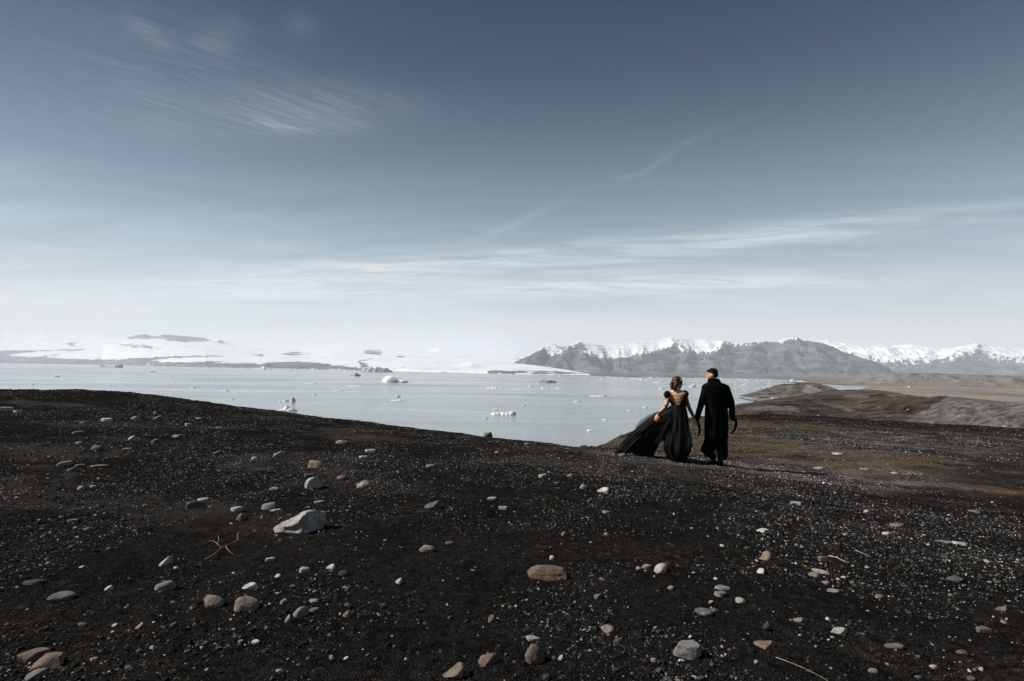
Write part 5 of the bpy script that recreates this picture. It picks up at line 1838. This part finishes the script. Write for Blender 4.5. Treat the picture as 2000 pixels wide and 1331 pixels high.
# ---- woman
DW = 11.2
ow, _ = ground_hit(1326, 902)
ow[2] = float(height(ow[0], ow[1]))
DW = float((ow - CAM) @ fw)
wp = zoom_pt(DW, ow)
ux = 0.2 / F_PX * DW            # metres per zoom pixel
woman = tag(empty('person', ow), 'woman walking in a backless black gown with a long windblown train', 'person', 'couple walking away hand in hand')

torso = [(352, 806, 30, 0.055), (366, 807, 52, 0.066), (378, 807, 78, 0.074), (395, 807, 90, 0.086), (430, 809, 78, 0.098), (470, 816, 66, 0.096), (510, 829, 58, 0.088), (560, 833, 56, 0.085), (620, 834, 58, 0.09), (660, 834, 56, 0.09)]
S = Shape()
TW = -0.5                       # her shoulders are turned towards the man
S.loft([ring(wp(x_, y_), hw * ux * 1.12, d_, rot=TW) for y_, x_, hw, d_ in torso])
S.limb([wp(806, 372), wp(812, 325, 0.01)], [0.052, 0.046])
hc = wp(822, 287, 0.0)
at_w = head(S, hc, (0.93, 0.30, -0.16), 0.98)
S.limb([wp(732, 398), wp(703, 520, -0.02), wp(625, 600, -0.08)], [0.050, 0.037, 0.025])
hand(S, wp(622, 604, -0.08), wp(598, 660, -0.1) - wp(622, 604, -0.08), (0.5, 0.8, 0.1), 0.75, 0.95, 1)
S.limb([wp(884, 398), wp(924, 522, -0.02), wp(978, 632, -0.02)], [0.048, 0.036, 0.025])
hand(S, wp(979, 634, -0.02), wp(994, 700, -0.05) - wp(979, 634, -0.02), (0.9, 0.2, 0.1), 0.45, 0.95, -1)
for (xa, xb, xc) in ((812, 808, 812), (862, 860, 850)):
    S.limb([wp(xa, 640), wp(xb, 850), wp(xc, 1000)], [0.07, 0.05, 0.036])
link('body', S.mesh('body', 0.0065, 2), mat_skin, woman)
for b in (-1, 1):
    S = Shape()
    S.ell(at_w(0.076, b * 0.030, 0.002), (0.012, 0.012, 0.012))
    link('eye', S.mesh('eye'), mat_eye, woman)
# hair: cap, gathered back and loose ends blown back over the left shoulder
S = Shape()
f_, s_, u_ = frame_of((0.93, 0.30, -0.16))
ax = np.array([f_, s_, u_])
S.ell(at_w(-0.026, 0, 0.024), (0.094, 0.086, 0.094), ax)
S.ell(at_w(-0.055, 0, -0.02), (0.072, 0.082, 0.085), ax)
S.ell(at_w(-0.010, -0.060, 0.015), (0.070, 0.032, 0.060), ax)
S.ell(at_w(-0.010, 0.060, 0.015), (0.070, 0.032, 0.060), ax)
r = np.random.default_rng(31)
for k in range(44):
    a = at_w(-0.06 + r.uniform(-0.02, 0.02), r.uniform(-0.07, 0.07), r.uniform(-0.03, 0.06))
    e = wp(772 + r.uniform(-26, 34), 362 + r.uniform(-34, 14), r.uniform(-0.10, 0.04))
    m_ = (a + e) / 2 + np.array([-0.02, 0, 0.0]) + r.normal(0, 0.01, 3)
    S.limb([a, m_, e], [0.018, 0.015, 0.005], 8, 4)
for k in range(22):
    a0 = r.uniform(-1.3, 1.3)
    pts_ = [at_w(-0.03 + 0.092 * math.cos(q) * math.cos(a0 * 0.6), 0.086 * math.sin(a0), 0.026 + 0.094 * math.sin(q) * math.cos(a0)) for q in np.linspace(0.55, 3.0, 7)]
    S.limb(pts_, [0.008] * 7, 6, 2)
hair = link('hair', S.mesh('hair', 0.007, 1), mat_hair_f, woman)
S = Shape()
for k in range(16):
    q = k / 15
    S.ell(at_w(0.012 - 0.07 * q + r.normal(0, 0.006), -0.088 + 0.012 * q, 0.075 - 0.085 * q + r.normal(0, 0.006)), (r.uniform(0.005, 0.010),) * 3)
link('hair_ornament', S.mesh('hair_ornament'), mat_pearl, hair)
# bodice: wraps the torso, open in a deep V at the back
n_th, V_, rows_ = 44, [], 18
ys_ = np.linspace(384, 524, rows_)
tor = np.array([(a, b, c, d) for a, b, c, d in torso], float)
for y_ in ys_:
    xc = np.interp(y_, tor[:, 0], tor[:, 1])
    hw = np.interp(y_, tor[:, 0], tor[:, 2]) * ux * 1.12 + 0.007
    dp = np.interp(y_, tor[:, 0], tor[:, 3]) + 0.007
    op = math.radians(np.interp(y_, [384, 420, 460, 495, 512, 524], [66, 56, 42, 26, 12, 4]))
    th = np.linspace(-math.pi / 2 + op, 1.5 * math.pi - op, n_th)
    c_ = wp(xc, y_)
    ex, ey = hw * np.cos(th), dp * np.sin(th)
    V_.append(np.stack([c_[0] + ex * math.cos(TW) - ey * math.sin(TW), c_[1] + ex * math.sin(TW) + ey * math.cos(TW), np.full(n_th, c_[2])], -1))
me = make_mesh('bodice', np.concatenate(V_), grid_faces(rows_, n_th), True)
bod = link('bodice', me, mat_bodice, woman)
so = bod.modifiers.new('thickness', 'SOLIDIFY')
so.thickness = 0.006
lft = [v_[0] for v_ in V_]
rgt = [v_[-1] for v_ in V_]
for side_ in (lft, rgt):
    v, f = tube([(np.array(side_) + np.array([0, -0.004, 0]), 0.010)], 8)
    link('neckline_edging', make_mesh('neckline_edging', v, f), mat_bodice, woman)
for k, (ya, sag) in enumerate(((0, 30), (2, 52), (5, 60))):
    a, b = lft[ya], rgt[ya]
    pts_ = []
    for q in np.linspace(0, 1, 15):
        p_ = a * (1 - q) + b * q
        p_ = p_ + np.array([-0.02 * math.sin(math.pi * q), -0.05 * math.sin(math.pi * q) - 0.012, -sag * ux * math.sin(math.pi * q) ** 0.8])
        pts_.append(p_)
    v, f = tube([(np.array(pts_), 0.0035)], 6)
    link('back_chain', make_mesh('back_chain', v, f), mat_bodice, woman)
# puffed cap sleeves and lace arms
for (x_, y_, hx, hz, sd_) in ((716, 406, 32, 38, 1), (893, 400, 30, 36, 2)):
    S = Shape()
    r = np.random.default_rng(60 + sd_)
    S.ell(wp(x_, y_), (hx * ux, 0.075, hz * ux))
    for k in range(34):
        d_ = r.normal(size=3)
        d_ /= np.linalg.norm(d_)
        S.ell(wp(x_, y_) + d_ * np.array([hx * ux, 0.075, hz * ux]) * 0.92, r.uniform(0.008, 0.019, 3))
    link('cap_sleeve', S.mesh('cap_sleeve', 0.008, 1), mat_bodice, woman)
for pts_, rd in (([wp(722, 425), wp(703, 520, -0.02), wp(623, 602, -0.08)], [0.052, 0.041, 0.029]), ([wp(892, 425), wp(924, 522, -0.02), wp(979, 633, -0.02)], [0.050, 0.040, 0.029])):
    P = smooth_curve(pts_, 14)
    v, f = tube([(P, np.interp(np.linspace(0, 2, 14), [0, 1, 2], rd))], 14)
    link('lace_sleeve', make_mesh('lace_sleeve', v, f[:-2]), mat_lace, woman)

# skirt: full and pleated
sk = [(503, 828, 60, 0.095), (530, 830, 70, 0.12), (580, 833, 79, 0.15), (640, 835, 82, 0.19), (740, 828, 92, 0.24), (830, 823, 116, 0.28), (900, 818, 128, 0.30), (950, 811, 117, 0.30), (1000, 808, 92, 0.26), (1040, 816, 74, 0.21), (1062, 826, 62, 0.18)]
sk = np.array(sk, float)
rings = []
nn = 120
for y_ in np.linspace(503, 1062, 46):
    xc, hw, dp = [np.interp(y_, sk[:, 0], sk[:, k]) for k in (1, 2, 3)]
    tq = (y_ - 503) / 560
    th0 = 0.9 * tq

    def md(th, tq=tq):
        fold = 0.055 * np.sin(11 * th + 3.0 * tq + 0.8) + 0.035 * np.sin(19 * th - 4 * tq) + 0.03 * np.sin(5 * th + 5 * tq)
        return 1 + fold * sstep(tq, 0.0, 0.45) * (1.0 + 0.3 * tq)
    rings.append(ring(wp(xc, y_), hw * ux, dp, nn, md))
V_ = np.concatenate(rings)
rag = 0.02 * np.sin(np.arange(nn) * 0.7) + 0.015 * np.sin(np.arange(nn) * 1.9)
V_[-nn:, 2] += rag
V_[:, 2] = np.maximum(V_[:, 2], height(V_[:, 0] + ow[0], V_[:, 1] + ow[1]) - ow[2] + 0.012)
skirt = link('skirt', make_mesh('skirt', V_, grid_faces(46, nn, True)), mat_skirt, woman)


def fan(apex, loop, nv, bulge, ripple, k_rip, seed):
    """cloth spread from an upper ring to a hem, with folds running down it"""
    n = len(loop)
    out_ = []
    phase = np.linspace(0, 1, n)
    nrm = np.cross(np.roll(loop, -1, 0) - loop, apex - loop)
    nrm /= np.linalg.norm(nrm, axis=1)[:, None] + 1e-9
    for v_ in np.linspace(0, 1, nv):
        p_ = apex * (1 - v_) + loop * v_
        p_[:, 2] += bulge * math.sin(math.pi * v_)
        rp = ripple * v_ ** 0.8 * (np.sin(k_rip * 6.283 * phase + 2.2 * v_) + 0.6 * np.sin(k_rip * 2.3 * 6.283 * phase - 3 * v_ + seed))
        wob = 0.05 * math.sin(math.pi * v_) * fbm(phase * 7 + seed, np.full(n, v_ * 2.2), 3, int(40 + seed)) + 0.018 * v_ * fbm(phase * 26, np.full(n, v_ * 6.0), 3, int(50 + seed))
        out_.append(p_ + nrm * (rp * (0.55 + 0.9 * (0.5 + 0.5 * np.sin(phase * 17 + seed))) + wob)[:, None])
    return np.concatenate(out_)


gnd = lambda p_: np.array([p_[0], p_[1], float(height(p_[0] + ow[0], p_[1] + ow[1])) - ow[2] + 0.02])
hem = [wp(694, 855, 0.02), wp(652, 852, 0.1), wp(606, 882, 0.2), wp(586, 940, 0.3), gnd(wp(570, 992, 0.45)), gnd(wp(480, 995, 0.5)), gnd(wp(380, 994, 0.55)), gnd(wp(300, 990, 0.58)), gnd(wp(235, 980, 0.66)), gnd(wp(204, 968, 0.8)),
       wp(230, 938, 0.9), wp(288, 858, 1.0), wp(348, 792, 1.0), wp(408, 744, 0.95), wp(485, 702, 0.85), wp(562, 664, 0.7), wp(640, 624, 0.5), wp(710, 582, 0.35), wp(760, 620, 0.3), wp(760, 720, 0.3), wp(740, 820, 0.25)]
loop = smooth_curve(hem, 150, True)
th = np.linspace(0.2, 0.2 - 2 * math.pi, 150, endpoint=False)
ap = np.stack([wp(812, 560)[0] + 0.10 * np.cos(-1.2 - np.linspace(0, 6.283, 150)), wp(812, 560)[1] + 0.10 * np.sin(-1.2 - np.linspace(0, 6.283, 150)), np.full(150, wp(812, 545)[2]) - 0.06 * np.sin(np.linspace(0, 6.283, 150) + 0.6)], -1)
Vt = fan(ap, loop, 34, 0.07, 0.026, 13, 1.0)
Vt[:, 2] = np.maximum(Vt[:, 2], height(Vt[:, 0] + ow[0], Vt[:, 1] + ow[1]) - ow[2] + 0.012)
train = link('train', make_mesh('train', Vt, grid_faces(34, 150, True)), mat_tulle, woman)
# second lighter layer inside the train
Vi = fan(ap * 1.0 + np.array([0.01, 0.0, -0.03]), smooth_curve([q * np.array([0.93, 1, 0.93]) + np.array([0, 0.03, 0.01]) for q in hem], 150, True), 30, 0.02, 0.026, 9, 2.0)
Vi[:, 2] = np.maximum(Vi[:, 2], height(Vi[:, 0] + ow[0], Vi[:, 1] + ow[1]) - ow[2] + 0.016)
link('lining', make_mesh('lining', Vi, grid_faces(30, 150, True)), mat_tulle, train)
# sheer layer lifted by the wind in a high arc
arc = smooth_curve([wp(770, 545, 0.15), wp(700, 553, 0.3), wp(640, 566, 0.45), wp(560, 592, 0.6), wp(490, 630, 0.75), wp(440, 672, 0.85), wp(412, 712, 0.92), wp(403, 748, 0.95)], 60)
low = smooth_curve([wp(770, 560, 0.10), wp(715, 590, 0.2), wp(660, 622, 0.3), wp(600, 655, 0.4), wp(540, 690, 0.5), wp(490, 720, 0.65), wp(445, 745, 0.8), wp(403, 770, 0.92)], 60)
Va = []
for q in np.linspace(0, 1, 12):
    p_ = arc * (1 - q) + low * q
    p_[:, 1] -= 0.10 * math.sin(math.pi * q)
    p_[:, 1] += 0.012 * np.sin(np.linspace(0, 40, 60) + 3 * q)
    Va.append(p_)
link('sheer_layer', make_mesh('sheer_layer', np.concatenate(Va), grid_faces(12, 60)), mat_sheer, woman)
Va = []
arc2 = smooth_curve([wp(740, 560, 0.2), wp(640, 582, 0.4), wp(560, 612, 0.55), wp(500, 648, 0.68), wp(455, 690, 0.8), wp(425, 735, 0.9), wp(415, 770, 0.93)], 60)
for q in np.linspace(0, 1, 8):
    p_ = arc2 * (1 - q) + (low + np.array([0.02, -0.02, -0.02])) * q
    p_[:, 1] -= 0.07 * math.sin(math.pi * q)
    Va.append(p_)
link('sheer_layer', make_mesh('sheer_layer', np.concatenate(Va), grid_faces(8, 60)), mat_sheer, woman)
# ruffled underskirt edge showing at the right
fr_in = smooth_curve([wp(904, 735, -0.16), wp(904, 800, -0.24), wp(905, 860, -0.30), wp(905, 920, -0.30), wp(895, 955, -0.28)], 60)
fr_out = smooth_curve([wp(930, 745, -0.12), wp(938, 800, -0.18), wp(954, 845, -0.2), wp(950, 900, -0.2), wp(930, 955, -0.2)], 60)
fr_out = fr_out + np.stack([0.016 * np.sin(np.arange(60) * 0.75), 0.03 * np.cos(np.arange(60) * 0.75), 0 * np.arange(60)], -1)
Vf = np.concatenate([fr_in * (1 - q) + fr_out * q for q in np.linspace(0, 1, 6)])
link('underskirt_frill', make_mesh('underskirt_frill', Vf, grid_faces(6, 60)), mat_frill, woman)
for (x_, dy_) in ((795, -0.06), (842, 0.08)):
    S = Shape()
    c_ = wp(x_, 1055, dy_)
    zg = float(height(c_[0] + ow[0], c_[1] + ow[1])) - ow[2]
    S.limb([np.array([c_[0], c_[1] + 0.02, zg + 0.17]), np.array([c_[0], c_[1], zg + 0.05])], [0.045, 0.042])
    S.limb([np.array([c_[0], c_[1] - 0.03, zg + 0.035]), np.array([c_[0] + 0.01, c_[1] + 0.16, zg + 0.03])], [0.038, 0.034])
    link('boot', S.mesh('boot', 0.008, 2), mat_boot, woman)

# ---- man
om, _ = ground_hit(1398, 909)
om[2] = float(height(om[0], om[1]))
DM = float((om - CAM) @ fw)
wq = zoom_pt(DM, om)
um = 0.2 / F_PX * DM
man = tag(empty('person', om), 'man walking in a long black wool coat, looking left towards the woman', 'person', 'couple walking away hand in hand')
S = Shape()
S.loft([ring(wq(x_, y_), hw * um, d_) for y_, x_, hw, d_ in ((300, 1175, 60, 0.07), (320, 1188, 118, 0.085), (370, 1190, 124, 0.105), (440, 1192, 108, 0.11), (520, 1196, 92, 0.105), (600, 1196, 92, 0.11), (660, 1196, 92, 0.115))])
S.limb([wq(1172, 300), wq(1160, 245)], [0.062, 0.056])
mh = wq(1155, 211)
at_m = head(S, mh, (-0.86, 0.46, -0.14), 1.03, True)
S.limb([wq(1092, 358), wq(1054, 480), wq(1006, 640, -0.02)], [0.05, 0.042, 0.03])
hand(S, wq(1004, 642, -0.02), wq(992, 705, -0.04) - wq(1004, 642, -0.02), (-0.9, 0.2, 0.1), 0.5, 1.05, 1)
S.limb([wq(1290, 354), wq(1341, 482), wq(1350, 640)], [0.05, 0.042, 0.03])
hand(S, wq(1350, 645), wq(1338, 715) - wq(1350, 645), (-0.8, 0.5, 0), 0.7, 1.05, 1)
for (xa, xb, xc) in ((1155, 1160, 1168), (1232, 1238, 1240)):
    S.limb([wq(xa, 650), wq(xb, 850), wq(xc, 960)], [0.08, 0.05, 0.036])
link('body', S.mesh('body', 0.0065, 2), mat_skin, man)
for b in (-1, 1):
    S = Shape()
    S.ell(at_m(0.078, b * 0.031, 0.002), (0.012, 0.012, 0.012))
    link('eye', S.mesh('eye'), mat_eye, man)
f_, s_, u_ = frame_of((-0.86, 0.46, -0.14))
ax = np.array([f_, s_, u_])
S = Shape()
S.ell(at_m(-0.022, 0, 0.036), (0.096, 0.080, 0.088), ax)
S.ell(at_m(-0.052, 0, 0.0), (0.062, 0.072, 0.075), ax)
S.ell(at_m(0.048, 0, 0.082), (0.040, 0.056, 0.022), ax)
r = np.random.default_rng(41)
for k in range(60):
    a0, b0 = r.uniform(-1.2, 1.2), r.uniform(0.1, 2.3)
    S.ell(at_m(-0.022 + 0.096 * math.cos(b0), 0.078 * math.sin(a0), 0.036 + 0.084 * math.sin(b0) * math.cos(a0 * 0.7)), r.uniform(0.006, 0.013, 3))
link('hair', S.mesh('hair', 0.006, 1), mat_hair_m, man)
S = Shape()
S.ell(at_m(0.050, 0, -0.078), (0.040, 0.050, 0.034), ax)
S.ell(at_m(0.022, -0.046, -0.06), (0.034, 0.016, 0.034), ax)
S.ell(at_m(0.022, 0.046, -0.06), (0.034, 0.016, 0.034), ax)
link('beard', S.mesh('beard', 0.007, 1), plain('short_beard', (0.05, 0.028, 0.02), 0.8, 0.2, 0.4, 80), man)

# coat with sleeves, collar and back seam
co = np.array([(290, 1176, 72, 0.082), (304, 1185, 108, 0.10), (318, 1188, 132, 0.115), (345, 1190, 140, 0.125), (390, 1190, 134, 0.135), (450, 1193, 120, 0.135), (520, 1196, 110, 0.13), (600, 1196, 113, 0.14), (700, 1195, 115, 0.155), (780, 1193, 114, 0.165), (826, 1192, 113, 0.168)], float)
S = Shape()
rings = []
for y_ in np.linspace(290, 826, 50):
    xc, hw, dp = [np.interp(y_, co[:, 0], co[:, k]) for k in (1, 2, 3)]
    tq = sstep(y_, 480, 826)

    def md(th, tq=tq, y_=y_):
        seam = np.exp(-((np.mod(th + math.pi / 2 + math.pi, 2 * math.pi) - math.pi) / 0.05) ** 2)
        return 1 + tq * (0.030 * np.sin(7 * th + y_ * 0.004) + 0.018 * np.sin(13 * th + 1.3)) - 0.035 * seam * (0.5 + 0.8 * tq)
    rings.append(ring(wq(xc, y_), hw * um, dp, 96, md))
S.loft(rings)
r = np.random.default_rng(52)
for arm in ([wq(1090, 354), wq(1054, 478, 0.0), wq(1008, 630, -0.02)], [wq(1292, 348), wq(1341, 480), wq(1353, 632)]):
    S.limb(arm, [0.074, 0.066, 0.054], 20, 8)
    S.limb([arm[2] + (arm[1] - arm[2]) * 0.06, arm[2] + (arm[2] - arm[1]) * 0.045], [0.056, 0.054], 20, 2)
    for k in range(5):                           # creases at the elbow
        q = 0.85 + 0.08 * k
        c_ = arm[0] * (1 - q) + arm[1] * q if q < 1 else arm[1] * (2 - q) + arm[2] * (q - 1)
        S.ell(c_ + r.normal(0, 0.012, 3), (0.067, 0.06, 0.016))
coat = link('coat', S.mesh('coat', 0.0085, 2), mat_coat, man)
S = Shape()
rings = [ring(wq(1170 + (y_ - 262) * 0.25, y_), hw * um, d_, 40) for y_, hw, d_ in ((300, 74, 0.082), (280, 66, 0.080), (262, 58, 0.076), (250, 54, 0.074), (247, 46, 0.062))]
S.loft(rings[::-1])
link('collar', S.mesh('collar', 0.008, 2), mat_coat, coat)

def ribbon(pts_, width, name, parent, mat_):
    P = smooth_curve(pts_, 26)
    V_, F_ = [], []
    for i, p_ in enumerate(P):
        d = P[min(i + 1, 25)] - P[max(i - 1, 0)]
        sd_ = np.cross(d, (0.25, 1.0, 0.1))
        sd_ /= np.linalg.norm(sd_)
        wd = width * (1 + 0.15 * math.sin(i * 0.8)) * (1 - 0.55 * (i / 25) ** 3)
        nn_ = np.array([0, 0.004, 0])
        V_ += [p_ - sd_ * wd / 2 - nn_, p_ + sd_ * wd / 2 - nn_, p_ + sd_ * wd / 2 + nn_, p_ - sd_ * wd / 2 + nn_]
    for i in range(25):
        for k in range(4):
            k2 = (k + 1) % 4
            F_.append((i * 4 + k, i * 4 + k2, (i + 1) * 4 + k2, (i + 1) * 4 + k))
    F_ += [(0, 1, 2, 3), (103, 102, 101, 100)]
    return link(name, make_mesh(name, np.array(V_), F_), mat_, parent)


ribbon([wq(1006, 630, -0.06), wq(1014, 670, -0.07), wq(1026, 710, -0.06), wq(1034, 750, -0.05), wq(1029, 785, -0.05), wq(1016, 812, -0.05)], 0.05, 'cuff_strap', man, mat_coat)
ribbon([wq(1380, 640, -0.05), wq(1387, 680, -0.05), wq(1385, 712, -0.05), wq(1376, 742, -0.05), wq(1358, 768, -0.06), wq(1336, 786, -0.08)], 0.05, 'cuff_strap', man, mat_coat)
# wide trousers blown by the wind
for (secs, ph) in ((((790, 1148, 62, 0.10, 0), (840, 1146, 62, 0.11, 0.0), (890, 1134, 64, 0.12, 0.0), (930, 1114, 66, 0.12, 0.0), (960, 1105, 58, 0.11, 0.0), (985, 1122, 48, 0.10, 0.0), (1012, 1140, 38, 0.09, 0.0), (1030, 1158, 24, 0.07, 0.0)), 0.3),
                   (((790, 1236, 62, 0.10, 0), (840, 1242, 58, 0.11, 0.0), (890, 1246, 56, 0.11, 0.0), (940, 1252, 52, 0.11, 0.0), (985, 1256, 47, 0.10, 0.0), (1015, 1262, 36, 0.09, 0.0), (1042, 1270, 20, 0.07, 0.0)), 1.7)):
    sc = np.array(secs, float)
    rings = []
    for y_ in np.linspace(sc[0, 0], sc[-1, 0], 26):
        xc, hw, dp = [np.interp(y_, sc[:, 0], sc[:, k]) for k in (1, 2, 3)]
        rings.append(ring(wq(xc, y_), hw * um, dp, 48, lambda th, y_=y_: 1 + 0.05 * np.sin(6 * th + ph + y_ * 0.01) + 0.03 * np.sin(11 * th + 2 * ph)))
    S = Shape()
    S.loft(rings)
    link('trouser_leg', S.mesh('trouser_leg'), mat_trouser, man)
for (x_, dy_, lift) in ((1168, 0.06, 0.0), (1240, -0.10, 0.0)):
    S = Shape()
    c_ = wq(x_, 1085, dy_)
    zg = float(height(c_[0] + om[0], c_[1] + om[1])) - om[2]
    S.limb([np.array([c_[0], c_[1] + 0.03, zg + 0.36]), np.array([c_[0], c_[1] + 0.01, zg + 0.06])], [0.056, 0.050])
    S.limb([np.array([c_[0], c_[1] - 0.035, zg + 0.042]), np.array([c_[0] - 0.015, c_[1] + 0.19, zg + 0.036])], [0.046, 0.042])
    S.ell(np.array([c_[0], c_[1] - 0.045, zg + 0.018]), (0.042, 0.035, 0.022))
    link('boot', S.mesh('boot', 0.008, 2), mat_boot, man)

# ------------------------------------------------------------------ haze
mat_haze = bpy.data.materials.new('haze')
mat_haze.use_nodes = True
t = NT(mat_haze.node_tree)
pv = t.n('ShaderNodeVolumePrincipled', {'Color': (0.84, 0.92, 1.0, 1), 'Density': 6.4e-5, 'Anisotropy': 0.0})
t.n('ShaderNodeOutputMaterial', {'Volume': pv})
x0, x1, y0, y1, z0, z1 = -13500, 13500, -13500, 15500, -40, 480
hv = [(x, y, z) for x in (x0, x1) for y in (y0, y1) for z in (z0, z1)]
hf = [(0, 1, 3, 2), (4, 6, 7, 5), (0, 4, 5, 1), (2, 3, 7, 6), (0, 2, 6, 4), (1, 5, 7, 3)]
haze = link('haze', make_mesh('haze', np.array(hv, float), hf, False), mat_haze)
tag(haze, 'thin pale haze over the lake and mountains', kind='stuff')
